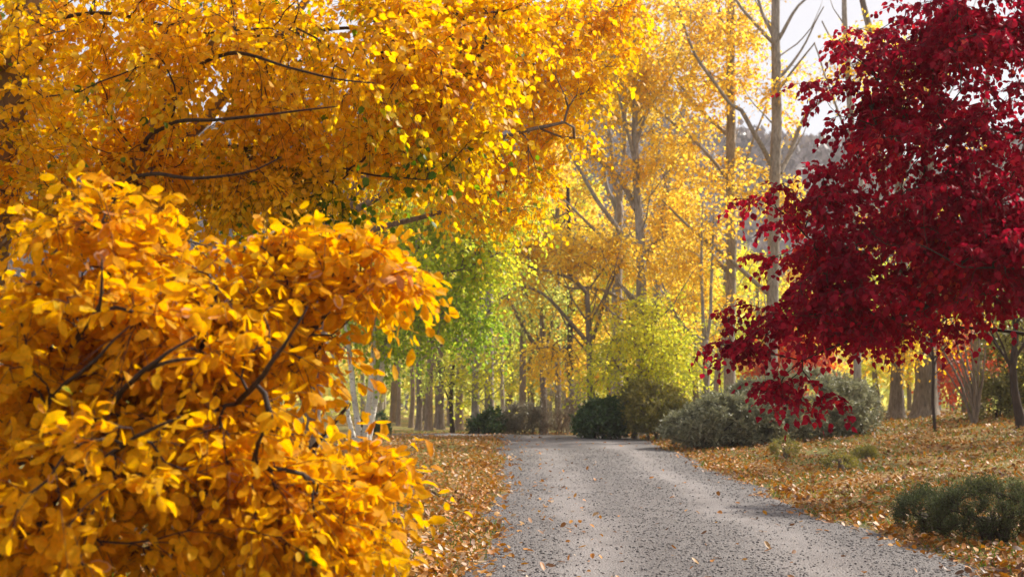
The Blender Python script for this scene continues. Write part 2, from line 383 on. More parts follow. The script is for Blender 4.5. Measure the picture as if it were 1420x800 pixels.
def gravel_material():
    m, nt, N, L, out = new_mat('grey_gravel')
    tc = N.new('ShaderNodeTexCoord')
    v1 = N.new('ShaderNodeTexVoronoi'); v1.inputs['Scale'].default_value = 48
    v2 = N.new('ShaderNodeTexVoronoi'); v2.inputs['Scale'].default_value = 20
    n1 = N.new('ShaderNodeTexNoise'); n1.inputs['Scale'].default_value = 1.1; n1.inputs['Detail'].default_value = 7; n1.inputs['Roughness'].default_value = .65
    mp = N.new('ShaderNodeMapping'); mp.inputs['Scale'].default_value = (1.6, .18, 1)
    n2 = N.new('ShaderNodeTexNoise'); n2.inputs['Scale'].default_value = 1.2; n2.inputs['Detail'].default_value = 4
    for x in (v1, v2, n1, mp): L.new(tc.outputs['Object'], x.inputs['Vector'])
    L.new(mp.outputs[0], n2.inputs['Vector'])
    r1 = ramp(N, [(0, G_(.08, .073, .071)), (.25, G_(.132, .121, .118)), (.6, G_(.178, .163, .158)), (1, G_(.25, .229, .22))]); L.new(v1.outputs['Color'], r1.inputs[0])
    r2 = ramp(N, [(0, G_(.09, .083, .081)), (.5, G_(.16, .147, .142)), (1, G_(.23, .211, .203))]); L.new(v2.outputs['Color'], r2.inputs[0])
    mx = N.new('ShaderNodeMixRGB'); mx.inputs[0].default_value = .4; L.new(r1.outputs[0], mx.inputs[1]); L.new(r2.outputs[0], mx.inputs[2])
    # compacted wheel tracks and dusty patches
    m2 = N.new('ShaderNodeMixRGB'); m2.inputs[2].default_value = G_(.275, .25, .24)
    r3 = ramp(N, [(.42, G_(0, 0, 0)), (.66, G_(.6, .6, .6))]); L.new(n2.outputs['Fac'], r3.inputs[0])
    at_ = N.new('ShaderNodeAttribute'); at_.attribute_name = 'tone'
    ml = N.new('ShaderNodeMath'); ml.operation = 'MULTIPLY_ADD'; ml.inputs[1].default_value = .62; ml.use_clamp = True
    ml2 = N.new('ShaderNodeMath'); ml2.operation = 'MULTIPLY'; ml2.inputs[1].default_value = .45; L.new(r3.outputs[0], ml2.inputs[0])
    L.new(at_.outputs['Fac'], ml.inputs[0]); L.new(ml2.outputs[0], ml.inputs[2])
    L.new(ml.outputs[0], m2.inputs[0]); L.new(mx.outputs[0], m2.inputs[1])
    m3 = N.new('ShaderNodeMixRGB'); m3.blend_type = 'MULTIPLY'; m3.inputs[0].default_value = .6
    r4 = ramp(N, [(.35, G_(.62, .6, .6)), (.6, G_(1, 1, 1))]); L.new(n1.outputs['Fac'], r4.inputs[0])
    L.new(m2.outputs[0], m3.inputs[1]); L.new(r4.outputs[0], m3.inputs[2])
    p = N.new('ShaderNodeBsdfPrincipled'); p.inputs['Roughness'].default_value = .85; p.inputs['Specular IOR Level'].default_value = .2
    L.new(m3.outputs[0], p.inputs['Base Color'])
    b = N.new('ShaderNodeBump'); b.inputs['Strength'].default_value = .9; b.inputs['Distance'].default_value = .02
    L.new(v1.outputs['Distance'], b.inputs['Height']); b.invert = True
    L.new(b.outputs[0], p.inputs['Normal']); L.new(p.outputs[0], out.inputs[0])
    return m
M['lawn'] = ground_material(); M['gravel'] = gravel_material()

xs = np.concatenate([np.linspace(-600, -60, 12)[:-1], np.linspace(-60, -14, 24)[:-1], np.arange(-14, 24, .3), np.linspace(24, 60, 20), np.linspace(60, 600, 12)[1:]])
ys = np.concatenate([np.linspace(-60, -2, 12)[:-1], np.arange(-2, 60, .3), np.linspace(60, 140, 40), np.linspace(140, 700, 12)[1:]])
grid_mesh('ground', xs, ys, H, M['lawn'])

def road_edges(y):
    l = -.42 + .16 * np.exp(-((y - 24) / 9) ** 2) + .10 * np.sin(y * .9) + .06 * np.sin(y * 2.3 + 1) + .03 * np.sin(y * 6.1)
    r = 3.78 + .42 * np.exp(-(np.maximum(y - 11, 0) / 6) ** 2) + .14 * np.exp(-((y - 20) / 8) ** 2) + .10 * np.sin(y * .8 + 2) + .07 * np.sin(y * 2.0) + .03 * np.sin(y * 5.3 + 1)
    return l, r
mb = MB()
# straight run, then the bend to the left behind the crest
yy = np.concatenate([np.arange(-3, 41.5, .25)])
l, r = road_edges(yy); A = np.stack([l, yy], 1); B = np.stack([r, yy], 1)
an = np.linspace(0, np.pi / 2, 14)[1:]
cx, cy = -2.5, 41.25
A2 = np.stack([cx + (l[-1] - cx) * np.cos(an), cy + 2.1 * np.sin(an)], 1)
B2 = np.stack([cx + (r[-1] - cx) * np.cos(an), cy + 5.4 * np.sin(an)], 1)
xx = np.arange(-3, -45, -.5)
A3 = np.stack([xx, cy + 2.1 + .08 * np.sin(xx * 1.3)], 1); B3 = np.stack([xx, cy + 5.4 + .1 * np.sin(xx * .9)], 1)
A = np.vstack([A, A2, A3]); B = np.vstack([B, B2, B3])
nt_ = 31; tt = np.linspace(0, 1, nt_)
Pn = A[:, None] * (1 - tt)[None, :, None] + B[:, None] * tt[None, :, None]
Z = H(Pn[..., 0], Pn[..., 1]) + .012 + .05 * (1 - (2 * tt - 1) ** 2)[None] - .02 * (np.exp(-((tt - .27) / .1) ** 2) + np.exp(-((tt - .73) / .1) ** 2))[None]
Z[:, 0] -= .03; Z[:, -1] -= .03
V = np.concatenate([Pn, Z[..., None]], -1)
i = np.arange(len(A) - 1)[:, None] * nt_ + np.arange(nt_ - 1)[None]
s_ = np.arange(len(A))[:, None] * .25
wear = np.exp(-((tt[None] - .27 - .02 * np.sin(s_ * .7)) / .085) ** 2) + np.exp(-((tt[None] - .72 - .02 * np.sin(s_ * .6 + 1)) / .085) ** 2)
mb.add(V.reshape(-1, 3), np.stack([i, i + 1, i + nt_ + 1, i + nt_], -1).reshape(-1, 4), 0, wear.ravel())
o = mb.build('gravel_road', M['gravel']); o['kind'] = 'structure'
def on_road(x, y, pad=0.0):
    l, r = road_edges(y)
    return ((x > l - pad) & (x < r + pad) & (y < 43)) | ((y > 43 - pad) & (y < 46.7 + pad) & (x < 2.5))
def road_z(x, y):
    l, r = road_edges(y); t = np.clip((x - l) / (r - l), 0, 1)
    return H(x, y) + .012 + .05 * (1 - (2 * t - 1) ** 2) - .02 * (np.exp(-((t - .27) / .1) ** 2) + np.exp(-((t - .73) / .1) ** 2))

# loose stones on the road
n = 46000
sy = 9.5 + (rng.random(n) ** 1.7) * 24; sx = rng.uniform(-.5, 4.4, n)
l_, r2_ = road_edges(sy); t_ = (sx - l_) / (r2_ - l_); wr = np.exp(-((t_ - .27) / .09) ** 2) + np.exp(-((t_ - .72) / .09) ** 2)
k_ = on_road(sx, sy, .12) & (rng.random(n) > .8 * wr); sx, sy = sx[k_], sy[k_]; n = len(sx)
ico = np.array([(0, 0, 1), (.9, 0, .3), (.28, .85, .3), (-.73, .53, .3), (-.73, -.53, .3), (.28, -.85, .3), (.5, .5, -.4), (-.5, .5, -.4), (-.5, -.5, -.4), (.5, -.5, -.4)])
fc = np.array([[0, 1, 2], [0, 2, 3], [0, 3, 4], [0, 4, 5], [0, 5, 1], [1, 6, 2], [2, 7, 3], [3, 8, 4], [4, 8, 5], [5, 9, 1], [2, 6, 7], [4, 3, 8], [5, 8, 9], [1, 9, 6]])
sz = .0045 + .012 * rng.random(n) ** 3; ang = rng.uniform(0, 6.28, n)
sc = np.stack([sz * rng.uniform(.8, 1.5, n), sz * rng.uniform(.7, 1.1, n), sz * rng.uniform(.5, .9, n)], 1)
V = ico[None] * sc[:, None] * rng.uniform(.75, 1.2, (n, 10, 1))
V = np.stack([V[..., 0] * np.cos(ang)[:, None] - V[..., 1] * np.sin(ang)[:, None], V[..., 0] * np.sin(ang)[:, None] + V[..., 1] * np.cos(ang)[:, None], V[..., 2]], -1)
V += np.stack([sx, sy, road_z(sx, sy) + sz * .35], 1)[:, None]
mb = MB(); mb.add(V.reshape(-1, 3), (fc[None] + (np.arange(n) * 10)[:, None, None]).reshape(-1, 3), 0, np.repeat(rng.random(n), 10))
m, nt, N, L, out = new_mat('loose_stone')
a = N.new('ShaderNodeAttribute'); a.attribute_name = 'tone'
r_ = ramp(N, [(0, G_(.065, .059, .058)), (.25, G_(.12, .11, .108)), (.75, G_(.20, .184, .178)), (1, G_(.32, .295, .28))]); L.new(a.outputs['Fac'], r_.inputs[0])
p = N.new('ShaderNodeBsdfPrincipled'); p.inputs['Roughness'].default_value = .8; L.new(r_.outputs[0], p.inputs['Base Color']); L.new(p.outputs[0], out.inputs[0])
o = mb.build('gravel', m, smooth=False); o['kind'] = 'stuff'; o['label'] = 'loose grey stones scattered over the gravel road'; o['category'] = 'gravel'

# wooded hill far behind
def hill_z(X, Yg):
    prof = 74 - 10 * sstep(10, 75, X) + 5 * np.sin(X * .04 + 1) + 3 * np.sin(X * .11)
    z = prof * sstep(235, 345, Yg) * (1 - .6 * sstep(360, 520, Yg))
    return z - .6 + 2.2 * wob(X, Yg, .07) * sstep(230, 280, Yg)
m, nt, N, L, out = new_mat('bare_wooded_hill')
tc = N.new('ShaderNodeTexCoord'); n1 = N.new('ShaderNodeTexNoise'); n1.inputs['Scale'].default_value = .12; n1.inputs['Detail'].default_value = 9; n1.inputs['Roughness'].default_value = .7
L.new(tc.outputs['Object'], n1.inputs['Vector'])
r_ = ramp(N, [(.35, G_(.12, .10, .10)), (.55, G_(.21, .18, .18)), (.7, G_(.30, .25, .22))]); L.new(n1.outputs['Fac'], r_.inputs[0])
p = N.new('ShaderNodeBsdfPrincipled'); p.inputs['Roughness'].default_value = 1; p.inputs['Specular IOR Level'].default_value = 0; L.new(r_.outputs[0], p.inputs['Base Color']); L.new(p.outputs[0], out.inputs[0])
grid_mesh('hill', np.linspace(-320, 380, 110), np.linspace(225, 520, 60), hill_z, m)
M['hill_twig'] = leaf_mat('hill_scrub', [(0, G_(.13, .11, .11)), (.6, G_(.23, .19, .19)), (.9, G_(.33, .27, .22)), (1, G_(.42, .28, .12))], trans=.2)
n = 26000
hx = rng.uniform(-150, 210, n); hy = rng.uniform(238, 372, n); hz = hill_z(hx, hy)
P = np.repeat(np.stack([hx, hy, hz], 1), 2, 0) + rng.normal(0, 1.0, (2 * n, 3)) * np.array([1.2, 1.2, 1.0]) + np.array([0, 0, 1.5])
mb = MB(); leaves(mb, P, rng.normal(0, .5, P.shape) + np.array([0, 0, 1.0]), rng.normal(size=P.shape), rng.uniform(1.2, 2.8, 2 * n), 'diamond', np.clip(.5 + .3 * n3(P, .08) + rng.normal(0, .2, 2 * n), 0, 1))
o = mb.build('hillside_wood', M['hill_twig']); o['kind'] = 'stuff'; o['label'] = 'bare grey-brown wood covering the far hillside'; o['category'] = 'woods'

# ------------------------------------------------------------------ the big plants close by
print('t setup', time.time() - T0)
# 1. large-leaved golden shrub
S = Plant('golden_shrub', G(210, 6.6), 'large golden-orange leaved shrub standing close at the verge, its bright leafy top lit', 'shrub')
for (bx, ty, tx, dy) in ((150, 420, 60, .3), (190, 380, 150, 0), (230, 400, 300, -.1), (260, 470, 420, .2), (200, 600, -60, -.2), (280, 560, 480, .5)):
    b = S.foot + np.array([(bx - 210) * .0034, rng.uniform(-.2, .2), -.05])
    e = at(tx, ty, 6.6 + dy); mid = b * .5 + e * .5 + np.array([-(e - b)[0] * .12, 0, .15])
    S.wood('stem', [b, mid, e], [.026, .018, .009], M['bark_dark'], 7, .12, .012)
for pts in ([(120, 600, -.2), (190, 522, -.72), (232, 490, -.82), (272, 466, -.84)], [(205, 512, -.74), (240, 500, -.84), (270, 497, -.88)], [(90, 680, -.3), (160, 624, -.72), (205, 598, -.84), (248, 578, -.88)],
            [(330, 560, -.3), (372, 510, -.66), (400, 470, -.74), (425, 425, -.78)], [(100, 480, -.3), (138, 420, -.66), (142, 360, -.70)], [(60, 560, -.3), (130, 500, -.7), (180, 452, -.78)]):
    S.wood('stem', pxpath(pts, 6.6), [.014, .011, .008, .004][-len(pts):] if len(pts) < 5 else None, M['bark_dark'], 6, .05, .004)
T = np.vstack([ellipsoid(160, 480, 6.6, 120, 130, .7, 46, .1), ellipsoid(280, 480, 6.7, 125, 90, .7, 48, .1), ellipsoid(110, 680, 6.3, 230, 150, .8, 66, .15),
               ellipsoid(305, 640, 6.5, 105, 130, .6, 36, .1), ellipsoid(400, 700, 6.6, 60, 50, .4, 10, .1), ellipsoid(430, 745, 6.4, 62, 65, .4, 22, .1), ellipsoid(500, 665, 6.8, 26, 36, .25, 7, .1),
               ellipsoid(445, 400, 6.9, 66, 38, .35, 16, .1), ellipsoid(-60, 600, 6.8, 160, 170, .7, 34), ellipsoid(130, 322, 6.6, 36, 34, .2, 9, .1), ellipsoid(250, 380, 6.8, 34, 26, .3, 4, .1), ellipsoid(415, 368, 6.9, 40, 28, .3, 4, .1), ellipsoid(345, 350, 7.0, 24, 20, .2, 2, .1), ellipsoid(190, 335, 6.9, 20, 24, .2, 2, .1), ellipsoid(480, 355, 7.0, 26, 20, .2, 2, .1), ellipsoid(520, 378, 7.0, 34, 26, .3, 6, .1), ellipsoid(488, 705, 6.9, 26, 40, .3, 5, .1), ellipsoid(505, 655, 7.0, 14, 18, .2, 2, .1),
               ellipsoid(400, 500, 6.8, 36, 50, .3, 7, .1), ellipsoid(-40, 470, 6.9, 110, 60, .5, 12, .1)])
T = sprays(T, 3, .085, .06); T = T[T[:, 2] > .12]
S.crown(T, M['shrub_gold'], M['bark_dark'], 'ovate', .066, .40, k=4, m=7, L=.29, droop=.3, hang=.5, tsd=.13, edge=.14, r_tip=.0026, step=.12, up=.10, spread=.6, clumpf=2.4,
        fold=(.0, .7), curl=(-.7, 1.2), rmax=.02, bare=.12, nsd=1.0)
print('shrub leaves', S.n_leaves, time.time() - T0)

# 2. golden birch-like tree over the shrub
Y = 9.6
S = Plant('golden_tree', G(-60, 10.2), 'tall golden tree leaning over the golden shrub, its yellow leaves mixed with green ones', 'tree')
b = S.foot - np.array([0, 0, .05])
S.wood('trunk', np.vstack([[b], pxpath([(-30, 500, .3), (0, 250, .2), (20, 90, 0), (52, 0, 0), (75, -160, .1)], Y)]), pw([62, 56, 50, 44, 40, 26], Y), M['bark_tan'], 10, .25, .01, from_=6)
S.wood('limb', np.vstack([at(-25, 450, Y + .3), pxpath([(70, 370, .1), (150, 290, 0), (190, 215, 0), (235, 140, 0), (285, 80, .1), (330, 0, .2), (380, -120, .3)], Y)]), pw([34, 27, 24, 23, 21, 17, 13, 8], Y), M['bark_tan'], 8, .2, .008)
S.wood('limb', pxpath([(150, 290, 0), (250, 200, .3), (345, 95, .5), (385, 55, .5), (470, -60, .6)], Y), pw([20, 19, 18, 16, 8], Y), M['bark_tan'], 8, .2, .006)
for pts in ([(235, 140, 0), (300, 78, -.8), (370, 84, -1.2), (445, 105, -1.4), (515, 116, -1.5)],
            [(190, 218, 0), (232, 172, -.8), (320, 166, -1.2), (400, 155, -1.4), (470, 147, -1.5)],
            [(150, 290, 0), (192, 243, -.8), (270, 248, -1.2), (330, 242, -1.4), (388, 218, -1.5)],
            [(40, 30, 0), (160, 20, -.3), (260, 45, -.5), (380, 40, -.6)],
            [(385, 55, .5), (480, 40, .2), (560, 60, 0), (640, 100, 0)],
            [(250, 200, .3), (400, 210, .2), (500, 240, 0), (590, 250, 0)]):
    S.wood('limb', pxpath(pts, Y), pw(np.linspace(6.5, 1.6, len(pts)), Y), M['bark_dark'], 6, .12, .016)
T = np.vstack([ellipsoid(90, 110, Y, 190, 170, 1.3, 120), ellipsoid(300, 120, Y, 190, 150, 1.1, 142), ellipsoid(480, 110, Y, 160, 140, 1.0, 108),
               ellipsoid(600, 80, Y + .3, 120, 110, .8, 80), ellipsoid(590, 205, Y + .3, 100, 50, .6, 32), ellipsoid(390, 266, Y, 120, 46, .7, 46), ellipsoid(290, 240, Y + .4, 190, 45, .7, 36),
               ellipsoid(180, 280, Y + .2, 150, 60, .9, 55), ellipsoid(-60, 280, Y + .3, 120, 130, 1.0, 60), ellipsoid(300, -50, Y, 380, 90, 1.1, 66), ellipsoid(690, 30, Y + .5, 70, 80, .5, 30),
               np.array([-4.2, 4.6, 5.2]) + nrm(rng.normal(size=(200, 3))) * np.cbrt(rng.random((200, 1))) * np.array([2.8, 4.2, 1.5]), ellipsoid(0, 60, Y + .4, 110, 110, .8, 50), ellipsoid(20, 190, Y + .6, 110, 80, .8, 40)])  # overhead cluster is out of view, added to shade the golden shrub
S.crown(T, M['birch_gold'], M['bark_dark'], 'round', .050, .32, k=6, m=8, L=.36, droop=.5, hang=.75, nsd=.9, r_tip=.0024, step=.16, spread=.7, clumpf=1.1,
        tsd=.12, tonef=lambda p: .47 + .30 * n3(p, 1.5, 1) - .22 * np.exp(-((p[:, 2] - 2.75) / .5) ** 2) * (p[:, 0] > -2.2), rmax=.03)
print('golden tree leaves', S.n_leaves, time.time() - T0)

# 3. orange-gold tree further along the verge
Y = 17.0
S = Plant('orange_tree', G(430, 17.4), 'orange-gold tree on the leafy verge behind the golden tree, its crown reaching over the road', 'tree')
b = S.foot - np.array([0, 0, .05])
S.wood('trunk', np.vstack([[b], pxpath([(440, 480, .2), (465, 340, 0), (500, 250, 0), (570, 120, 0), (610, -60, 0)], Y)]), pw([27, 23, 21, 20, 15, 9], Y), M['bark_brown'], 9, .3, .01, from_=10)
for pts in ([(480, 300), (600, 230, -.4), (700, 190, -.6), (780, 170, -.7)], [(510, 230), (650, 130, .3), (740, 70, .4), (820, 30, .5)], [(570, 120), (650, 40, .2), (720, -40, .2)], [(470, 330), (590, 300, .3), (700, 265, .4)]):
    S.wood('limb', pxpath(pts, Y), pw(np.linspace(10, 4, len(pts)), Y), M['bark_brown'], 6, .2, .015)
T = np.vstack([ellipsoid(640, 130, Y, 120, 150, 1.3, 100), ellipsoid(740, 125, Y, 100, 120, 1.0, 80, .2), ellipsoid(800, 70, Y, 75, 95, .8, 40, .1), ellipsoid(850, 20, Y + .5, 50, 60, .7, 24, .1), ellipsoid(690, 265, Y, 90, 45, .7, 45),
               ellipsoid(540, 215, Y + .3, 90, 70, 1.0, 34), ellipsoid(690, -40, Y, 170, 60, 1.0, 22), ellipsoid(500, 310, Y + .4, 60, 40, .6, 8)])
S.crown(T, M['orange_gold'], M['bark_brown'], 'round', .066, .3, nsd=.9, k=5, m=8, L=.42, droop=.55, hang=.8, r_tip=.004, step=.25, spread=.7, clumpf=.7, rmax=.05)
print('orange tree leaves', S.n_leaves, time.time() - T0)

# 4. crimson tree by the bank
Y = 12.0
S = Plant('crimson_tree', G(1520, 12.4), 'dark crimson-leaved tree spreading low branches over the bank beside the road', 'tree')
b = S.foot - np.array([0, 0, .05])
S.wood('trunk', np.vstack([[b], pxpath([(1515, 560, .2), (1500, 420, .1), (1490, 250, 0), (1500, 40, 0)], Y)]), pw([34, 28, 25, 20, 10], Y), M['bark_dark'], 9, .25, .015, from_=6)
for pts, w0 in (([(1505, 470), (1420, 410, -.3), (1300, 420, -.5), (1180, 470, -.6), (1110, 500, -.6)], 11), ([(1505, 480), (1400, 460, .2), (1300, 455, .3), (1200, 480, .3)], 9),
            ([(1500, 400), (1380, 330, .2), (1260, 320, .2), (1150, 345, -.1), (1080, 290, -.4)], 12), ([(1490, 250), (1400, 180, -.3), (1290, 200, -.5), (1200, 170, -.5)], 11),
            ([(1490, 220), (1420, 90, .3), (1340, 60, .4), (1250, 40, .5)], 11), ([(1495, 150), (1440, 40, -.3), (1360, -40, -.4)], 9), ([(1510, 440), (1440, 380, -1.0), (1340, 370, -1.4)], 9)):
    S.wood('limb', pxpath([(q[0], q[1], q[2] + .45) for q in [tuple(p_) + (0,) * (3 - len(p_)) for p_ in pts]], Y), pw(np.linspace(w0 * .72, 2, len(pts)), Y), M['bark_dark'], 6, .14, .016)
T = np.vstack([ellipsoid(1400, 290, Y, 160, 125, 1.4, 66, .2), ellipsoid(1240, 320, Y, 125, 90, .9, 34, .2), ellipsoid(1150, 420, Y - .2, 80, 55, .6, 15, .2), ellipsoid(1085, 462, Y - .2, 44, 26, .4, 6, .1), ellipsoid(1120, 370, Y, 50, 40, .4, 6, .1),
               ellipsoid(1235, 430, Y, 120, 38, .8, 15, .2), ellipsoid(1350, 110, Y, 130, 110, 1.0, 31, .2), ellipsoid(1228, 150, Y, 66, 90, .6, 16, .2), ellipsoid(1285, 40, Y + .2, 90, 70, .7, 13),
               ellipsoid(1105, 525, Y - .3, 36, 36, .3, 3, .1), ellipsoid(1090, 300, Y, 26, 44, .3, 3), ellipsoid(1400, 370, Y - .6, 100, 50, .8, 18, .2), ellipsoid(1395, 0, Y, 130, 90, 1, 30), ellipsoid(1170, 260, Y, 30, 50, .3, 4)])
T = sprays(T, 4, .19, .04)
S.crown(T, M['crimson'], M['bark_dark'], 'round', .052, .32, k=5, m=7, L=.25, droop=.6, hang=.9, r_tip=.0024, step=.18, spread=.65, flat=.4, nsd=.8, clumpf=1.3, rmax=.03, fold=(.05, .6), curl=(-.3, .9))
print('crimson leaves', S.n_leaves, time.time() - T0)

# 5. yellow-green birch with white stems
Y = 31.0
BX = 14
S = Plant('birch', G(506, 31), 'yellow-green birch on several white stems at the far end of the leafy verge', 'tree')
for pts, w in (([(488, 0), (478, 560), (470, 480), (455, 380), (450, 250)], [9, 8, 7, 5, 3]), ([(494, 0), (506, 560), (518, 500), (545, 400), (575, 300), (590, 240)], [10, 9, 8, 7, 5, 3]),
               ([(490, 0), (500, 540), (505, 440), (510, 330)], [9, 8, 6, 3]), ([(486, 0), (470, 580), (462, 540), (430, 440)], [7, 6, 5, 3])):
    pts = [(a_[0] + BX, a_[1]) for a_ in pts]; g = G(pts[0][0], Y); S.wood('trunk', np.vstack([[g - np.array([0, 0, .05])], pxpath([(a, b_, rng.uniform(-.3, .3)) for a, b_ in pts[1:]], Y)]), pw(w, Y), M['bark_birch'], 8, .3, .01, from_=6)
for pts in ([(530, 450), (590, 390, -.3), (650, 370, -.4), (695, 350, -.4)], [(555, 370), (620, 310, .3), (690, 280, .4)], [(515, 500), (560, 450, -.5), (620, 440, -.6)]):
    S.wood('limb', pxpath(pts, Y), pw(np.linspace(5, 2.5, len(pts)), Y), M['bark_brown'], 5, .3, .02)
T = np.vstack([ellipsoid(605, 360, Y, 85, 100, 1.6, 66), ellipsoid(660, 320, Y, 62, 75, 1.2, 32), ellipsoid(555, 440, Y, 60, 70, 1.2, 26), ellipsoid(520, 400, Y, 80, 110, 1.3, 22), ellipsoid(640, 430, Y, 45, 50, .8, 9), ellipsoid(600, 265, Y, 100, 55, 1.2, 44), ellipsoid(700, 290, Y, 45, 40, 1, 9)])
T = sprays(T, 3, .28, .14)
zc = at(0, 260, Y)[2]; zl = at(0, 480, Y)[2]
S.crown(T, M['birch_green'], M['bark_brown'], 'round', .085, .28, k=6, m=6, L=.55, droop=.55, hang=.75, nsd=.9, r_tip=.005, step=.35, spread=.6,
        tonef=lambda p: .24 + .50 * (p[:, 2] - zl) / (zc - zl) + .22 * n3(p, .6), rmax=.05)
print('birch leaves', S.n_leaves, time.time() - T0)


# ------------------------------------------------------------------ trees in the middle distance
def ptree(name, label, Y, bpx, trunks, limbs, ells, leaf, bark, size=.125, tpl='diamond', k=6, m=6, L=.75, cat='tree', group=None, twig=None, trunk_from=.25, fine=9, **kw):
    S = Plant(name, G(bpx, Y), label, cat, group)
    first = True
    for pts, w in trunks:
        p = pxpath(pts, Y)
        if pts[0][1] >= 560: p = np.vstack([[G(pts[0][0], Y) - np.array([0, 0, .1])], p[1:] if len(p) > 2 else p[-1:]])
        w = pw(w, Y); w = np.interp(np.linspace(0, 1, len(p)), np.linspace(0, 1, len(w)), w)
        if pts[0][1] >= 560 and w[0] > .05:          # root flare
            p = np.vstack([p[:1], p[:1] + (p[1] - p[0]) * (.3 / max(.31, np.linalg.norm(p[1] - p[0]))), p[1:]]); w = np.concatenate([[w[0] * 1.55], [w[0] * 1.12], w[1:]])
        S.wood('trunk', p, w, bark, 9, .5, .012, from_=int(trunk_from * 14))
    for pts, w0, w1 in limbs:
        S.wood('limb', pxpath(pts, Y), pw(np.linspace(w0, w1, len(pts)), Y), bark, 6, .35, .015)
    for i in range(fine):
        P_ = S.sp[0]; j = int(rng.uniform(.12, .95) * len(P_)); p0 = P_[j]; a = rng.uniform(0, 6.28); ln = rng.uniform(.9, 2.6)
        d = np.array([math.cos(a), math.sin(a) * .7, rng.uniform(.5, 1.3)]); d = d / np.linalg.norm(d)
        q = [p0, p0 + d * ln * .4, p0 + d * ln * .75 + np.array([0, 0, .12 * ln]), p0 + d * ln + np.array([rng.normal(0, .1), 0, .3 * ln])]
        q, r_ = resample(q, np.array([.028, .02, .012, .004]) * min(1.2, .6 + ln / 4), .3); S.extra.append((wiggle(q, .02, rng), r_))
        S.sp.append(q[2:]); S.sd.append(np.gradient(q, axis=0)[2:]); S.sr.append(r_[2:])
    if ells:
        T = np.vstack([ellipsoid(*(e[:6] + (max(3, int(e[6] * .27)),) + e[7:])) for e in ells]); T = sprays(T, 3, .30, .12); T = T[T[:, 2] > 1.2]
        S.crown(T, leaf, twig or bark, tpl, size, .3, k=k, m=m, L=L, droop=.35, hang=.5, r_tip=kw.pop('r_tip', .006), step=.5, spread=.7, clumpf=.35, rmax=.06, sides=4, nsd=.9, **kw)
    return S
GP = 'tall grey poplars along the road beyond the shrubs'
Pg, Lm, Bg = M['poplar_gold'], M['lime'], M['bark_grey']
ptree('poplar', 'tall straight grey poplar with a pale sunlit edge, just beside the thin forked tree', 46, 1012,
      [([(1011, 600), (1012, 480), (1014, 300), (1013, 120), (1014, 0), (1012, -140)], [17, 16, 15, 13, 11, 6])],
      [([(1022, 262), (998, 234, -.5), (965, 198, -.8), (900, 143, -1)], 7, 3), ([(1014, 192), (975, 156, .4), (924, 97, .8)], 6, 3), ([(1006, 375), (968, 325, .5), (930, 270, .8), (905, 190, 1)], 7, 3),
       ([(1014, 60), (1000, 25, .3), (985, -30, .4)], 5, 3), ([(1016, 290), (1035, 220, .3), (1070, 128, .5)], 5, 2.5)],
      [(980, 60, 46, 60, 110, 1.5, 160), (985, 200, 46, 55, 60, 1.3, 60), (960, 330, 46.5, 45, 60, 1.2, 60), (945, 420, 47, 40, 50, 1.2, 45), (1030, 60, 46, 35, 90, 1, 35)], Pg, Bg, group=GP)
ptree('poplar', 'tall grey poplar whose trunk disappears behind the crimson tree, nearly leafless on its sunny side', 44, 1073,
      [([(1068, 600), (1071, 420), (1075, 240), (1077, 120), (1075, 0), (1074, -150)], [18, 17, 16, 14, 12, 7])],
      [([(1069, 228), (1055, 200, -.4), (1027, 153, -.6), (1014, 146, -.7), (981, 101, -.9), (958, 63, -1), (937, 0, -1.1)], 8, 3.5), ([(1072, 60), (1045, 32, -.3), (1020, 0, -.4), (1000, -40, -.5)], 6, 3),
       ([(1072, 50), (1060, 25, .3), (1050, -5, .4)], 6, 4), ([(1079, 56), (1092, 32, -.2), (1107, 8, -.3), (1135, -12, -.3)], 6, 3), ([(1081, 108), (1111, 70, .4), (1142, 10, .6)], 5, 2),
       ([(1082, 240), (1098, 205, .4), (1111, 172, .5), (1125, 152, .6), (1155, 128, .7)], 8, 4), ([(1066, 408), (1000, 350, -.5), (960, 318, -.7), (918, 278, -.8)], 7, 3), ([(1080, 125), (1110, 85, -.4), (1130, 60, -.6)], 4, 2)],
      [(1050, 90, 44, 40, 70, 1.2, 22), (1108, 120, 44, 34, 60, 1, 10), (1040, 250, 44.5, 40, 50, 1.2, 26), (1105, 290, 45, 40, 60, 1.2, 22), (985, 80, 43.5, 40, 60, .8, 20)], Pg, Bg, group=GP)
ptree('poplar', 'stout grey-brown tree with strong limbs rising to both sides above the lime-yellow tree', 43, 890,
      [([(889, 600), (890, 440), (889, 348), (884, 285), (881, 194), (880, 80), (878, -120)], [17, 15, 14, 11, 9, 7, 4])],
      [([(883, 351), (848, 306, -.6), (816, 257, -.9), (795, 220, -1), (781, 194, -1)], 8, 4), ([(882, 290), (858, 246, .4), (837, 229, .6), (795, 187, .8)], 9, 4), ([(892, 350), (906, 338, .3), (922, 326, .4)], 7, 4),
       ([(888, 425), (862, 397, -.4), (842, 382, -.5)], 7, 4), ([(884, 430), (850, 408, -.7), (816, 399, -.9), (790, 401, -1)], 6, 4), ([(882, 200), (905, 130, .4), (925, 60, .6)], 6, 3), ([(882, 230), (862, 150, -.4), (850, 60, -.5)], 6, 3)],
      [(900, 60, 43.5, 70, 110, 1.8, 200), (840, 90, 43, 65, 100, 1.5, 170), (930, 230, 43.5, 50, 70, 1.4, 75), (830, 240, 43.5, 50, 40, 1.2, 28), (935, 350, 44, 45, 55, 1.2, 55), (800, 345, 42, 80, 30, 1.2, 46), (735, 335, 42, 55, 28, 1, 30)], Pg, Bg, group=GP)
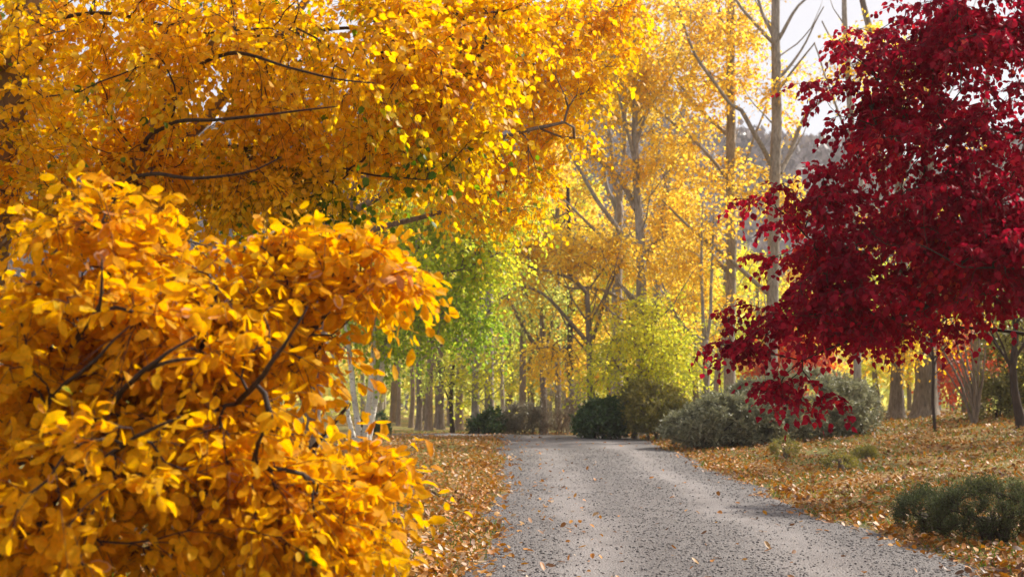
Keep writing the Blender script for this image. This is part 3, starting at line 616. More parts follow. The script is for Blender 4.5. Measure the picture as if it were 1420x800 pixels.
ptree('poplar', 'grey poplar with a bare forked top standing close behind the stout grey-brown tree', 49, 857,
      [([(856, 600), (855, 460), (857, 324), (858, 290), (851, 246), (846, 180)], [17, 15, 14, 12, 8, 5]), ([(858, 300), (849, 275, .2), (841, 257, .3), (835, 200, .4)], [8, 7, 6, 4]), ([(858, 300), (862, 260), (866, 180), (868, 60)], [8, 7, 6, 4])],
      [([(853, 345), (820, 315, -.4), (778, 273, -.7)], 6, 3)], [(780, 120, 50, 50, 80, 1.5, 40), (850, 130, 50, 50, 80, 1.5, 45), (860, 10, 50, 70, 70, 1.5, 40)], Pg, Bg, group=GP)
ptree('young_tree', 'slim dark-stemmed tree with flat golden sprays above the grey shrubs', 41.5, 819,
      [([(822, 600), (820, 534), (817, 470), (813, 405)], [12, 11, 9, 7])],
      [([(814, 408), (790, 385, -.3), (740, 372, -.5), (705, 360, -.6)], 6, 3), ([(822, 470), (845, 400, .3), (868, 350, .4)], 6, 3), ([(818, 480), (785, 440, -.4), (753, 407, -.6), (708, 392, -.7)], 6, 3)],
      [(760, 345, 41.5, 70, 26, .9, 60), (700, 330, 41.5, 42, 30, .8, 36), (840, 350, 41.7, 45, 40, .8, 34), (830, 420, 41.7, 40, 30, .8, 18), (740, 395, 41.5, 45, 20, .8, 16), (765, 505, 43, 42, 22, .8, 26)], Pg, M['bark_brown'], bare=.15)
ptree('young_tree', 'dark many-limbed tree behind the grey shrub, its crown thin and yellow-green', 47, 754,
      [([(754, 600), (754, 560), (753, 485), (750, 430), (747, 380)], [11, 10, 9, 6, 4])],
      [([(752, 492), (730, 460, -.4), (712, 428, -.6), (696, 398, -.7)], 7, 4), ([(753, 490), (764, 455, .3), (772, 400, .5)], 6, 3), ([(752, 488), (738, 450, .3), (728, 400, .5)], 5, 3)],
      [(735, 395, 47, 55, 45, 1.5, 36), (770, 430, 47.5, 45, 45, 1.3, 26)], M['pale_green'], M['bark_brown'])
ptree('poplar', 'grey trunk rising bare from a dark shrub, thickest of the row behind the bend', 48, 679,
      [([(679, 605), (678, 540), (678, 420), (679, 300), (682, 120)], [14, 13, 12, 10, 6])], [([(678, 440), (662, 400), (650, 340)], 6, 3)],
      [(690, 280, 49, 70, 80, 1.8, 60), (665, 510, 46.5, 45, 30, 1, 20)], Lm, Bg, group=GP)
ptree('poplar', 'grey tree forking into two pale limbs beside the thickest trunk of the row', 47, 659,
      [([(659, 605), (659, 560), (658, 495)], [12, 11, 9]), ([(658, 500), (650, 480), (640, 462, -.2), (622, 440, -.3)], [7, 6, 5, 3]), ([(658, 500), (664, 460), (668, 430), (670, 330)], [8, 7, 6, 4])],
      [([(657, 505), (640, 480, -.3), (626, 455, -.5)], 4, 2)], [(650, 320, 48, 60, 60, 1.5, 40), (640, 530, 47, 30, 30, 1, 14)], Lm, Bg, group=GP)
ptree('poplar', 'thin grey trunk standing between the forked grey tree and the grey shrub', 58, 697,
      [([(697, 605), (697, 560), (695, 470), (694, 300)], [7, 6, 5, 4])], [], [(705, 380, 58, 40, 60, 1.5, 34), (700, 490, 57, 25, 20, 1, 12)], Lm, Bg, group=GP)
ptree('poplar', 'brown-grey trunk above the middle of the grey shrub, half lit along its length', 55, 724,
      [([(722, 605), (724, 560), (725, 480), (727, 300)], [10, 10, 9, 6])], [], [(720, 420, 56, 35, 60, 1.5, 30), (735, 300, 56, 50, 50, 1.5, 34)], M['pale_green'], M['bark_brown'], group=GP)
ptree('poplar', 'reddish-brown trunk between the many-limbed tree and the slim golden tree', 54, 774,
      [([(774, 605), (774, 540), (773, 420), (772, 250)], [9, 9, 8, 5])], [], [(780, 300, 55, 50, 60, 1.5, 46), (775, 440, 55, 30, 40, 1.2, 18)], Lm, M['bark_brown'], group=GP)
ptree('poplar', 'darkest brown trunk next to the slim golden tree, lit leaves round it', 52, 791,
      [([(791, 605), (791, 520), (790, 400), (788, 260)], [9, 9, 8, 5])], [], [(800, 470, 52.5, 40, 40, 1.2, 24), (795, 300, 53, 50, 50, 1.4, 40)], Pg, M['bark_dark'], group=GP)
ptree('young_tree', 'thin forked tree with two upright bare stems beside the tall straight poplar', 42, 981,
      [([(981, 600), (980, 541), (978, 472)], [10, 10, 9]), ([(978, 476), (974, 436), (973, 362), (975, 280)], [6, 5, 4, 2.5]), ([(978, 476), (985, 436), (988, 362), (990, 270)], [6, 5, 4, 2.5])],
      [([(975, 480), (958, 465, -.2), (940, 440, -.4), (918, 393, -.5)], 5, 3)], [(945, 380, 42.5, 40, 50, 1, 22), (985, 300, 42.5, 35, 50, 1, 16), (1000, 420, 43, 30, 50, 1, 14)], Pg, Bg)
ptree('poplar', 'short leaning grey trunk half hidden between the forked tree and the tall straight poplar', 52, 993,
      [([(991, 605), (993, 541), (999, 478), (1006, 380)], [8, 8, 7, 4])], [], [(1000, 400, 52.5, 30, 60, 1.2, 22), (1045, 460, 53, 40, 60, 1.5, 34)], Lm, Bg, group=GP)
ptree('poplar', 'pale leaning poplar showing only high up among the golden leaves', 58, 905,
      [([(905, 610), (912, 400), (925, 260), (942, 175), (965, 81), (985, -40)], [13, 11, 10, 9, 8, 5])], [], [(930, 130, 58.5, 60, 100, 1.5, 70), (900, 300, 58.5, 50, 70, 1.5, 50), (905, 470, 58, 50, 60, 1.5, 40)], Pg, Bg, group=GP)
ptree('poplar', 'slender grey poplar seen through the top of the crimson tree', 40, 1182,
      [([(1190, 600), (1186, 400), (1178, 130), (1170, 0), (1165, -120)], [10, 10, 9, 7, 4])], [([(1178, 120), (1160, 70, .2), (1140, 30, .3)], 4, 2), ([(1180, 200), (1150, 120, .3), (1128, 60, .4)], 4, 2)],
      [(1160, 60, 40, 50, 60, 1, 9), (1195, 40, 40, 40, 60, 1, 12), (1240, 120, 41, 60, 60, 1.3, 18)], Pg, Bg, group=GP)
ptree('old_tree', 'thickest brown trunk on the bank, wide at the foot, under the crimson leaves', 42, 1283,
      [([(1281, 590), (1283, 540), (1285, 440), (1286, 300), (1290, 60)], [36, 31, 27, 24, 12])], [([(1286, 420), (1330, 330), (1380, 260)], 10, 4), ([(1285, 400), (1240, 300), (1220, 220)], 9, 4)],
      [(1270, 470, 41, 50, 22, .8, 16), (1290, 330, 43, 90, 70, 1.5, 30)], Pg, M['bark_brown'])
ptree('old_tree', 'brown trunk leaning slightly on the bank between the grey bush and the thickest trunk', 43, 1242,
      [([(1241, 590), (1243, 540), (1246, 470), (1250, 330), (1240, 130), (1212, 60), (1194, -10), (1180, -80)], [22, 19, 16, 14, 12, 10, 8, 5])], [([(1247, 440), (1220, 400), (1190, 380)], 5, 3), ([(1248, 250), (1300, 130, .3), (1330, 0, .5)], 8, 4)],
      [(1235, 95, 43, 45, 45, 1, 20), (1290, 170, 43.5, 60, 80, 1, 16), (1225, 470, 43, 40, 26, .8, 24), (1240, 330, 44, 60, 60, 1.2, 20)], Pg, M['bark_brown'])
ptree('old_tree', 'slim brown trunk behind the bare vase-shaped shrub', 44, 1357,
      [([(1352, 590), (1354, 540), (1357, 460), (1362, 300), (1370, 80)], [15, 14, 13, 11, 6])], [], [(1345, 420, 45, 60, 40, 1.2, 16)], Pg, M['bark_tan'])
ptree('old_tree', 'thin grey trunk half hidden at the end of the grey bush under the crimson branches', 48, 1190,
      [([(1188, 590), (1190, 520), (1192, 440), (1195, 250)], [10, 9, 8, 5])], [], [(1200, 460, 49, 50, 26, 1.2, 24)], Pg, M['bark_grey'])
# the row of trunks to the left of the bend
for (px_, Yy, w, lab, bk) in ((571, 60, 7, 'slim brown trunk nearest the white birch stems in the row behind the lawn', 'bark_tan'), (581, 55, 9, 'second trunk from the birch in the row, dark and straight', 'bark_brown'),
                              (594, 53, 11, 'broad pale-barked trunk in the row behind the lawn, lit on one edge', 'bark_tan'), (606, 60, 8, 'thin shaded trunk between the broad pale trunk and its tall neighbour', 'bark_brown'),
                              (612, 56, 10, 'tall brown trunk in the middle of the row, bare far up into the green', 'bark_brown'), (637, 54, 11, 'broad brown trunk at the end of the row next to the forked grey tree', 'bark_tan'),
                              (553, 66, 6, 'faint thin trunk glimpsed close beside the hanging birch leaves', 'bark_tan'), (624, 66, 6, 'far thin trunk behind the small dark leaning tree', 'bark_tan')):
    ptree('woodland_tree', lab, Yy, px_, [([(px_, 605), (px_ + rng.uniform(-2, 2), 540), (px_ + rng.uniform(-4, 4), 430), (px_ + rng.uniform(-8, 8), 230)], [w, w * .92, w * .8, w * .45])], [],
          [(px_ + rng.uniform(-15, 15), 300, Yy + 1, 60, 80, 2, 40), (px_ + rng.uniform(-10, 10), 470, Yy + 2, 30, 30, 1.5, 10)], Lm if rng.random() < .6 else M['pale_green'], M[bk], group='trunks in a row behind the lawn', size=.12)
ptree('small_tree', 'small dark leaning tree standing in front of the row of trunks on the lawn', 47.5, 627,
      [([(628, 605), (625, 570), (628, 520), (634, 460)], [6, 6, 5, 3])], [([(626, 560), (612, 530), (606, 500)], 3, 2)], [(622, 510, 47.5, 26, 40, .8, 16)], M['pale_green'], M['bark_dark'])
ptree('lime_tree', 'low lime-yellow tree with a rounded leafy crown above the olive shrub', 40.5, 880,
      [([(880, 600), (882, 560), (890, 500), (898, 440)], [9, 8, 6, 3])], [([(884, 545), (860, 510, -.3), (840, 490, -.4)], 5, 2), ([(886, 530), (920, 490, .2), (940, 470, .3)], 5, 2)],
      [(890, 490, 40.5, 62, 55, 1.2, 120), (840, 520, 40.3, 32, 30, .8, 36), (935, 500, 40.6, 26, 40, .8, 30), (905, 445, 40.6, 40, 30, .8, 30)], M['lime'], M['bark_brown'], size=.11, m=6)
print('mid trees', time.time() - T0)

# far trees: five grown once, then copied with their parts
FAR_LABEL = {
 0: 'airy gold far tree', 1: 'lime-yellow far tree', 2: 'pale green far tree', 3: 'orange-gold far tree', 4: 'tall thin gold far tree'}
def far_proto(kind):
    leaf = [Pg, Lm, M['pale_green'], M['orange_gold'], Pg][kind]
    h = [11, 9, 8, 9, 14][kind]
    base = G(0, 1)  # grown round the origin, then moved
    S = Plant('far_tree', (0, 0, 0), None, None)
    S.root['category'] = 'tree'
    tk = np.array([(0, 0, -.2), (.1, 0, h * .3), (-.1, .1, h * .6), (.05, 0, h * .95)])
    S.wood('trunk', tk, [.2, .16, .11, .04], [Bg, M['bark_brown'], M['bark_tan'], M['bark_brown'], Bg][kind], 8, .6, .03, from_=3)
    n = 42
    z = rng.uniform(.14 if kind in (1, 2) else .25, 1.0, n) ** .9
    rr = np.sqrt(rng.random(n)) * (.30 if kind != 4 else .17) * h * np.sin(np.pi * np.clip(z * .95 + .02, 0, 1)) ** .6
    a = rng.uniform(0, 6.28, n)
    T = np.stack([rr * np.cos(a), rr * np.sin(a), z * h], 1)
    T = sprays(T, 3, .4, .2)
    S.crown(T, leaf, M['bark_brown'], 'diamond', .18, .3, nsd=.9, k=6, m=6, L=.85, droop=.3, hang=.4, r_tip=.008, step=.8, clumpf=.3, rmax=.08, sides=3)
    return S.root
protos = [far_proto(k) for k in range(5)]
def kids(o): return [c for c in bpy.data.objects if c.parent == o]
kidmap = {p.name: kids(p) for p in protos}
used = set()
def place_far(kind, px, Y, sc, label):
    p = protos[kind]
    g = G(px, Y); g[2] = float(H(g[0], Y))
    if p.name not in used:
        o = p; used.add(p.name)
    else:
        o = p.copy(); COL.objects.link(o)
        for c in kidmap[p.name]:
            d = c.copy(); COL.objects.link(d); d.parent = o
    o.location = [float(v) for v in g]; o.rotation_euler = (0, 0, rng.uniform(0, 6.28)); o.scale = (sc, sc, sc * rng.uniform(.9, 1.15))
    o['label'] = label; o['category'] = 'tree'; o['group'] = 'far trees beyond the bend'
far = [(2, 545, 78, 1.0, 'pale green far tree seen between the birch stems and the row of trunks'), (1, 590, 84, 1.1, 'lime-yellow far tree behind the broad pale-barked trunk'),
       (2, 640, 80, .9, 'pale green far tree behind the forked grey tree'), (3, 662, 92, 1.0, 'orange-gold far tree glimpsed past the forked grey tree'), (1, 705, 74, 1.0, 'lime-yellow far tree above the grey shrub'),
       (2, 738, 70, 1.0, 'pale green far tree behind the many-limbed tree'), (0, 800, 76, 1.1, 'airy gold far tree behind the slim golden tree'), (3, 785, 66, .7, 'low orange-gold far tree filling the gap between the two brown trunks'),
       (1, 845, 72, 1.0, 'lime-yellow far tree behind the dark green shrub'), (0, 905, 70, .85, 'airy gold far tree above the lime-yellow tree'), (4, 945, 74, .8, 'tall thin gold far tree just beyond the thin forked tree'),
       (1, 965, 66, .8, 'low lime-yellow far tree behind the thin forked tree'), (0, 1040, 76, .75, 'airy gold far tree between the two tall grey poplars'), (1, 1050, 64, .8, 'low lime-yellow far tree above the grey bush'),
       (4, 1110, 78, .65, 'tall thin gold far tree against the hillside beside the crimson leaves'), (0, 1150, 84, .7, 'airy gold far tree behind the grey bush and crimson branches'), (1, 1215, 70, .8, 'lime-yellow far tree seen past the leaning trunk on the bank'),
       (3, 1260, 74, .7, 'orange-gold far tree between the two trunks on the bank'), (2, 1320, 72, .8, 'pale green far tree beyond the thin sapling'), (1, 1400, 68, .9, 'lime-yellow far tree beyond the vase-shaped shrub'),
       (4, 760, 88, 1.3, 'tall thin gold far tree peeping over the many-limbed tree'), (0, 520, 90, 1.2, 'airy gold far tree behind the white birch'), (2, 880, 90, 1.2, 'pale green far tree at the back beyond the stout grey-brown tree'),
       (2, 790, 96, 1.3, 'big pale green far tree at the back beyond the darkest trunk'), (1, 625, 100, 1.3, 'big lime-yellow far tree at the back of the trunk row'), (3, 1090, 92, .8, 'orange-gold far tree low behind the hanging crimson spray'),
       (0, 430, 74, 1.2, 'airy gold far tree screened by the golden shrub'), (1, 1500, 74, 1.0, 'lime-yellow far tree outside the dark bushy tree')]
far += [(0, 1640, 31, .8, 'unseen airy gold tree added on the bank outside the crimson tree to throw dappled shade'), (4, 1800, 24, .7, 'unseen tall thin gold tree added beyond the crimson tree to dapple the bank'), (1, 1590, 39, .7, 'unseen lime-yellow tree added outside the dark crooked stem to dapple the bank')]  # out-of-view trees, added to cast dappled shade on bank and road
for f in far: place_far(*f)

# small coral trees behind the bank
for px_, Yy, ry, lab in ((1085, 52, 30, 'coral-red small tree peeping over the grey bush below the crimson leaves'), (1335, 50, 40, 'coral-red small tree behind the bare vase-shaped shrub')):
    ptree('coral_tree', lab, Yy, px_, [([(px_, 600), (px_ + 2, 550), (px_ - 2, 500)], [8, 7, 4])], [], [(px_, 495, Yy, 62, ry * 1.3, 1.3, 150)], M['coral'], M['bark_brown'], size=.14, m=6, cat='tree')

# ------------------------------------------------------------------ shrubs
def shrub(name, label, Y, bpx, ells, leaf, bark, size, tpl='narrow', k=6, m=7, L=.22, up=.35, spread=.6, hang=-.15, droop=.05, nst=7, group=None, r_tip=.004, step=.2, part='foliage', **kw):
    S = Plant(name, G(bpx, Y), label, 'shrub', group)
    x0 = min(e[0] - e[3] * .5 for e in ells); x1 = max(e[0] + e[3] * .5 for e in ells)
    for i in range(nst):
        e = ells[i % len(ells)]; g = G(bpx + ((i + .5) / nst - .5) * (x1 - x0) * .5, Y + rng.uniform(-.3, .3)) - np.array([0, 0, .05])
        tip = at(e[0] + rng.uniform(-.4, .4) * e[3], e[1] - .1 * e[4], Y + rng.uniform(-.5, .5) * e[5])
        tip[2] = max(tip[2], g[2] + .25)
        S.wood('stem', [g, g * .5 + tip * .5 + np.array([0, 0, .1]), tip], [.03, .02, .008], bark, 6, .2, .01)
    T = np.vstack([ellipsoid(e[0], e[1], Y + (e[7] if len(e) > 7 else 0), e[3], e[4], e[5], e[6], .82) for e in ells])
    T = T[T[:, 2] > H(T[:, 0], T[:, 1]) + .03]
    S.crown(T, leaf, bark, tpl, size, .3, k=k, m=m, L=L, droop=droop, hang=hang, r_tip=r_tip, step=step, spread=spread, up=up, clumpf=1.2, part=part, rmax=.02, sides=3, **kw)
    return S
shrub('grey_bush', 'high mound of a grey-green bush beneath the crimson branches', 35.5, 1115, [(1110, 566, 0, 98, 54, 1.8, 330), (1175, 572, 0, 44, 44, 1.3, 120), (1050, 574, 0, 60, 44, 1.4, 140)], M['grey_green'], M['bark_dark'], .115, L=.15, k=7, m=8, nsd=1.0, up=.15, spread=.75)
shrub('grey_bush', 'low spreading grey-green bush tapering down to the road edge', 34.0, 985, [(1005, 582, 0, 60, 34, 1.1, 190), (955, 594, 0, 38, 20, .9, 90), (1050, 584, 0, 50, 36, 1.0, 120)], M['grey_green'], M['bark_dark'], .11, L=.14, k=7, m=8, nsd=1.0, up=.12, spread=.75)
shrub('dark_shrub', 'dense rounded dark green shrub at the road bend', 40.0, 836, [(838, 580, 0, 36, 24, .9, 150), (815, 588, 0, 18, 14, .6, 50), (856, 578, 0, 18, 26, .6, 50)], M['dark_green'], M['bark_dark'], .10, tpl='drop', L=.2, hang=.1)
shrub('olive_shrub', 'rounded olive-brown shrub between the dark green shrub and the grey bush', 39.5, 910, [(905, 568, 0, 46, 36, 1.0, 170), (885, 560, 0, 24, 30, .7, 50), (935, 576, 0, 22, 24, .6, 50)], M['olive'], M['bark_brown'], .09, tpl='drop', L=.24, up=.5)
shrub('grey_shrub', 'loose grey-mauve shrub where the road disappears', 47.5, 727, [(725, 585, 0, 32, 24, .9, 110), (705, 594, 0, 16, 14, .6, 40), (750, 588, 0, 20, 22, .7, 50)], M['grey_mauve'], M['bark_brown'], .10, L=.26, up=.6)
shrub('twiggy_shrub', 'brownish twiggy upright shrub beside the dark green shrub', 47.0, 778, [(778, 572, 0, 28, 38, .9, 110), (795, 560, 0, 16, 26, .6, 40)], M['grey_mauve'], M['bark_tan'], .07, L=.42, up=.9, m=5, bare=.35)
shrub('dark_shrub', 'low dark green shrub at the foot of the thickest grey trunk', 46.8, 672, [(668, 595, 0, 20, 14, .6, 60), (684, 588, 0, 16, 20, .6, 50)], M['dark_green'], M['bark_dark'], .09, tpl='drop', L=.2)
shrub('round_shrub', 'small round dark green shrub beside the white birch stems', 44.0, 521, [(521, 590, 0, 20, 17, .6, 90)], M['dark_green'], M['bark_dark'], .08, tpl='drop', L=.14)
shrub('shade_shrub', 'dark olive bushy shrub behind the vase-shaped bare shrub', 38.5, 1395, [(1395, 510, 0, 42, 60, 1.0, 110), (1380, 560, 0, 36, 30, .9, 60), (1425, 500, 0, 40, 60, 1, 60)], M['olive'], M['bark_dark'], .10, tpl='drop', L=.4, hang=.3, tone_bias=-.25)
for i_, (px_, Yy, rx, ry, lab) in enumerate(((1372, 15.0, 78, 48, 'larger dark twiggy low shrub in the leaves at the road edge'), (1285, 16.0, 40, 32, 'smaller dry twiggy low shrub leaning over the fallen leaves'))):
    py_ = 800 * 0 + (560 + (1.5 - float(G(px_, Yy)[2])) * FPX / Yy)
    shrub('low_shrub', lab, Yy, px_, [(px_, py_ - ry * .55, 0, rx, ry, .5, 330 if i_ == 0 else 130)], M['heather'], M['bark_dark'], .035, L=.15, k=8, m=8, up=1.2, spread=.6, nst=22, r_tip=.0022, step=.07, group='low dark shrubs at the road edge')
for px_, Yy, rx, ry, lab in ((1088, 29.0, 20, 14, 'small brown-green tuft in front of the high grey bush'), (1165, 25.0, 22, 10, 'flat mossy tuft among fallen leaves on the bank'), (1200, 27, 14, 8, 'tiny dry tuft beyond the flat mossy tuft')):
    py_ = 560 + (1.5 - float(G(px_, Yy)[2])) * FPX / Yy
    shrub('tuft', lab, Yy, px_, [(px_, py_ - ry * .7, 0, rx, ry, .25, 40)], M['olive'], M['bark_brown'], .05, L=.12, k=7, m=6, up=.9, nst=5, r_tip=.002, step=.1, tone_bias=-.15)

# thin sapling, bare vase-shaped shrub and dark stemmed tree on the bank
ptree('sapling', 'thin straight sapling standing alone on the leafy bank', 34, 1294, [([(1294, 600), (1294, 560), (1295, 515), (1293, 480), (1290, 440)], [5, 4.5, 4.2, 3.5, 2])],
      [([(1295, 515), (1302, 490, .1), (1312, 470, .2)], 2.5, 1.2), ([(1294, 500), (1280, 480, -.1), (1272, 465, -.2)], 2.5, 1.2), ([(1295, 520), (1310, 508, .2), (1325, 498, .2)], 2, 1)],
      [(1270, 480, 34, 26, 24, .4, 12), (1300, 460, 34, 22, 20, .4, 6)], M['orange_gold'], M['bark_dark'], size=.09, L=.3, k=3, m=4)
S = Plant('vase_shrub', G(1350, 35), 'bare vase-shaped shrub of many brown stems fanning out from one foot', 'shrub')
for ex, ey, w in ((1300, 470, 4), (1312, 478, 4), (1322, 462, 4.5), (1335, 470, 4), (1346, 455, 4), (1358, 462, 4), (1368, 475, 4), (1303, 505, 3), (1330, 500, 3)):
    g = G(1350 + rng.uniform(-2, 2), 35) - np.array([0, 0, .05]); e = at(ex, ey, 35 + rng.uniform(-.5, .5))
    p, r = S.wood('stem', [g, g * .62 + e * .38 + np.array([.04, 0, .16]), g * .3 + e * .7 + np.array([.02, 0, .12]), e], pw([w * 1.1, w, w * .7, 1.2], 35), M['bark_brown'], 6, .15, .012)
T = np.vstack([ellipsoid(1335, 490, 35, 45, 40, .6, 40)])
S.crown(T, M['orange_gold'], M['bark_brown'], 'diamond', .08, .3, k=3, m=3, L=.3, bare=.8, r_tip=.004, step=.2, rmax=.01)
ptree('dark_tree', 'dark crooked stem of a bushy tree at the edge of the bank', 33, 1412, [([(1416, 605), (1411, 560), (1404, 510), (1408, 450), (1400, 380)], [14, 12, 10, 8, 4])],
      [([(1406, 520), (1385, 480), (1370, 450)], 4, 2), ([(1405, 500), (1425, 470), (1450, 440)], 5, 2)], [(1410, 440, 33.5, 40, 40, .8, 30)], M['olive'], M['bark_dark'], size=.09, tone_bias=-.2)
print('shrubs', time.time() - T0)

# far wood that reads as one mass
n = 26000
fx = rng.uniform(-60, 75, n); fy = rng.uniform(105, 150, n); hgt = 8 + 5 * wob(fx, fy, .12) + 2 * np.sin(fx * .5)
fz = H(fx, fy) + rng.random(n) ** .8 * np.maximum(hgt, 3)
P = np.stack([fx, fy, fz], 1)
mb = MB(); leaves(mb, P, rng.normal(0, .7, P.shape) + np.array([0, 0, -.3]), rng.normal(size=P.shape), rng.uniform(.5, 1.1, n), 'drop', np.clip(.45 + .35 * n3(P, .15) + rng.normal(0, .15, n), 0, 1))
for i in range(90):
    x, y = rng.uniform(-50, 65), rng.uniform(106, 150); z = float(H(x, y)); h = rng.uniform(6, 12)
    tube(mb, [(x, y, z - .2), (x + rng.normal(0, .2), y, z + h * .5), (x + rng.normal(0, .4), y, z + h)], [.22, .16, .05], 5, 1)
M['far_leaf'] = leaf_mat('far_wood_leaf', [(0, G_(.40, .48, .14)), (.4, G_(.66, .66, .16)), (.7, G_(.88, .74, .18)), (1, G_(.90, .60, .12))], trans=.66, sat=1.0)
o = mb.build('far_wood', [M['far_leaf'], Bg]); o['kind'] = 'stuff'; o['label'] = 'hazy yellow-green wood closing the view beyond the bend'; o['category'] = 'woods'

# ------------------------------------------------------------------ fallen leaves and grass
def scatter(n, x0, x1, y0, y1, p):
    x = rng.uniform(x0, x1, n); t = rng.random(n)
    y = y0 * (y1 / y0) ** t                           # denser close to the road's near end
    k = rng.random(n) < p(x, y)
    return x[k], y[k]
def litter_p(x, y):
    clump = .5 + .5 * wob(x, y, 1.1, 2)
    l, r = road_edges(y)
    dl = np.where(x < 1.7, l - x, x - r)
    edge = np.exp(-np.maximum(dl, 0) / .8)
    side = np.where(x < 1.7, .36 + .55 * clump * (1 - .6 * sstep(22, 36, y)), .22 + .55 * clump ** 1.5)
    return np.where(on_road(x, y), np.where(dl > -.4, .34 * np.clip(1 + dl / .4, 0, 1) + .02, .006 + .016 * (x < .9)), np.clip(side + .5 * edge, 0, 1))
x1_, y1_ = scatter(190000, -4.5, 14, 9.0, 48, litter_p)
keep = (x1_ < 6.2) | (y1_ > 15); x1_, y1_ = x1_[keep], y1_[keep]
n = len(x1_); onr = on_road(x1_, y1_)
z1 = np.where(onr, road_z(x1_, y1_), H(x1_, y1_))
P = np.stack([x1_, y1_, z1 + .012 + np.where(onr, 0, rng.random(n) ** 2 * .05)], 1)
a = rng.uniform(0, 6.28, n); D = np.stack([np.cos(a), np.sin(a), rng.normal(.1, .28, n)], 1); Nn = np.array([0, 0, 1.0]) + rng.normal(0, .38, (n, 3))
tone = np.clip(.42 + .15 * (x1_ < 1) + .2 * wob(x1_, y1_, .5, 1) + rng.normal(0, .26, n), 0, 1)
mb = MB(); leaves(mb, P, D, Nn, rng.uniform(.035, .10, n), 'ovate', tone, 0, (.0, .6), (-.9, .6))
o = mb.build('fallen_leaves', M['litter']); o['kind'] = 'stuff'; o['label'] = 'orange and tan fallen leaves strewn over the verges and gravel'; o['category'] = 'leaves'
print('litter', n)
def grass_p(x, y):
    return np.where(on_road(x, y, -.1), 0, np.clip(.45 + .6 * wob(x, y, .8, 5), .05, 1))
gx, gy = scatter(130000, -5, 14, 9.0, 52, grass_p)
keep = (gx < 6.2) | (gy > 15); gx, gy = gx[keep], gy[keep]; n = len(gx)
P = np.stack([gx, gy, H(gx, gy) - .005], 1); D = rng.normal(0, .45, (n, 3)) + np.array([0, 0, 1.0])
mb = MB(); leaves(mb, P, D, rng.normal(size=(n, 3)), rng.uniform(.05, .14, n), 'blade', np.clip(.45 + .35 * wob(gx, gy, .6, 3) + rng.normal(0, .2, n), 0, 1), 0, (0, .2), (-.6, .6))
o = mb.build('grass', M['grass']); o['kind'] = 'stuff'; o['label'] = 'short autumn grass on both verges of the road'; o['category'] = 'grass'
print('grass', n, time.time() - T0)

# thin autumn haze that lifts the far trees and the hill
mb = MB(); x0, x1, y0_, y1_, z0, z1_ = -330, 390, -61, 530, -1.7, 90
mb.add([(x0, y0_, z0), (x1, y0_, z0), (x1, y1_, z0), (x0, y1_, z0), (x0, y0_, z1_), (x1, y0_, z1_), (x1, y1_, z1_), (x0, y1_, z1_)],
       [[[0, 3, 2, 1], [4, 5, 6, 7], [0, 1, 5, 4], [1, 2, 6, 5], [2, 3, 7, 6], [3, 0, 4, 7]]])
m, nt, N, L, out = new_mat('haze_air')
pv = N.new('ShaderNodeVolumePrincipled'); pv.inputs['Color'].default_value = (.93, .92, .95, 1); pv.inputs['Density'].default_value = .00035; pv.inputs['Anisotropy'].default_value = .2
L.new(pv.outputs[0], out.inputs['Volume'])
o = mb.build('haze', m, smooth=False); o['kind'] = 'stuff'; o['label'] = 'thin pale autumn haze in the air between the trees'; o['category'] = 'haze'

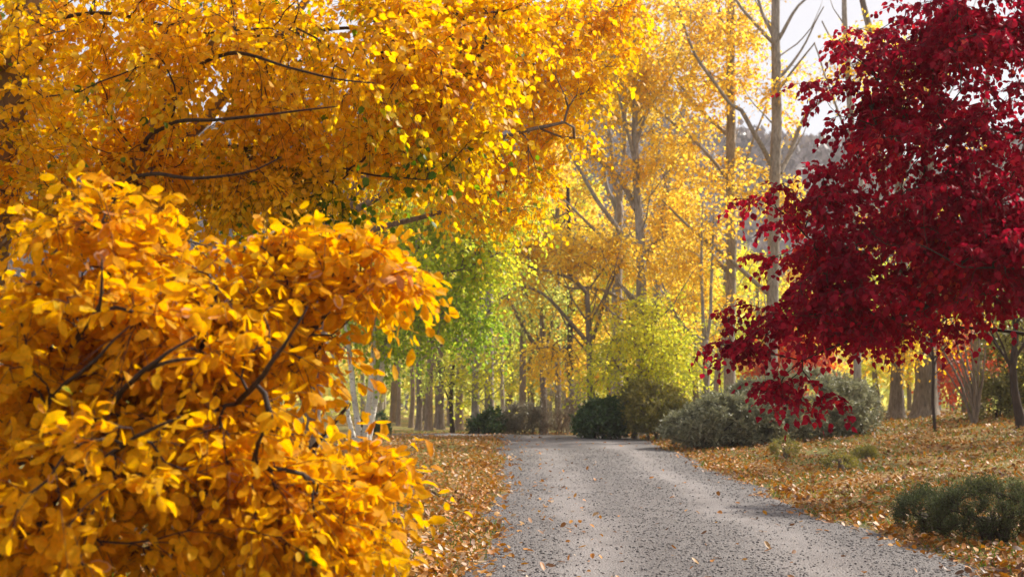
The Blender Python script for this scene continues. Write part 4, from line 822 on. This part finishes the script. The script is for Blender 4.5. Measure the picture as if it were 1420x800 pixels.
# ------------------------------------------------------------------ sky, sun, camera
SUN = Vector((.74, .42, .72)).normalized()
w = bpy.data.worlds.new('World'); scene.world = w; w.use_nodes = True
nt = w.node_tree; N = nt.nodes; L = nt.links; N.clear()
out = N.new('ShaderNodeOutputWorld'); bg = N.new('ShaderNodeBackground'); bg.inputs['Strength'].default_value = .10
sky = N.new('ShaderNodeTexSky'); sky.sky_type = 'NISHITA'; sky.sun_disc = False
sky.sun_elevation = math.asin(SUN.z); sky.sun_rotation = math.atan2(SUN.x, SUN.y); sky.dust_density = 3.0
tc = N.new('ShaderNodeTexCoord'); no = N.new('ShaderNodeTexNoise'); no.inputs['Scale'].default_value = 2.4; no.inputs['Detail'].default_value = 6
mp = N.new('ShaderNodeMapping'); mp.inputs['Scale'].default_value = (1, 1, 2.6)
L.new(tc.outputs['Generated'], mp.inputs[0]); L.new(mp.outputs[0], no.inputs['Vector'])
r_ = ramp(N, [(.30, G_(.60, .60, .60)), (.62, G_(.97, .97, .97))]); L.new(no.outputs['Fac'], r_.inputs[0])
mx = N.new('ShaderNodeMixRGB'); mx.inputs[2].default_value = (5.3, 5.2, 5.5, 1)
L.new(r_.outputs[0], mx.inputs[0]); L.new(sky.outputs[0], mx.inputs[1]); L.new(mx.outputs[0], bg.inputs['Color']); L.new(bg.outputs[0], out.inputs[0])
sd = bpy.data.lights.new('sun', 'SUN'); sd.energy = 4.8; sd.angle = math.radians(.6); sd.color = (1, .93, .82)
so = bpy.data.objects.new('sun', sd); COL.objects.link(so); so.rotation_euler = (-SUN).to_track_quat('-Z', 'Y').to_euler(); so.location = SUN * 60
cd = bpy.data.cameras.new('camera'); cam = bpy.data.objects.new('camera', cd); COL.objects.link(cam); scene.camera = cam
cd.sensor_width = 36; cd.lens = 50; cd.clip_end = 3000; cd.clip_start = .1
cam.location = CAM; cam.rotation_euler = (math.pi / 2 + PITCH, 0, 0)
cd.dof.use_dof = True; cd.dof.focus_distance = 13; cd.dof.aperture_fstop = 2.8
vs = scene.view_settings; vs.view_transform = 'Standard'; vs.look = 'None'; vs.exposure = .8; vs.gamma = 1; vs.use_curve_mapping = False
scene.display_settings.display_device = 'sRGB'
scene.render.engine = 'CYCLES'; c = scene.cycles
c.max_bounces = 10; c.diffuse_bounces = 8; c.glossy_bounces = 2; c.transmission_bounces = 4; c.transparent_max_bounces = 8
c.sample_clamp_indirect = 6; c.use_denoising = True; c.use_adaptive_sampling = True; c.adaptive_threshold = .015
c.volume_bounces = 1; c.volume_max_steps = 64
scene.render.film_transparent = False
print('done', time.time() - T0)
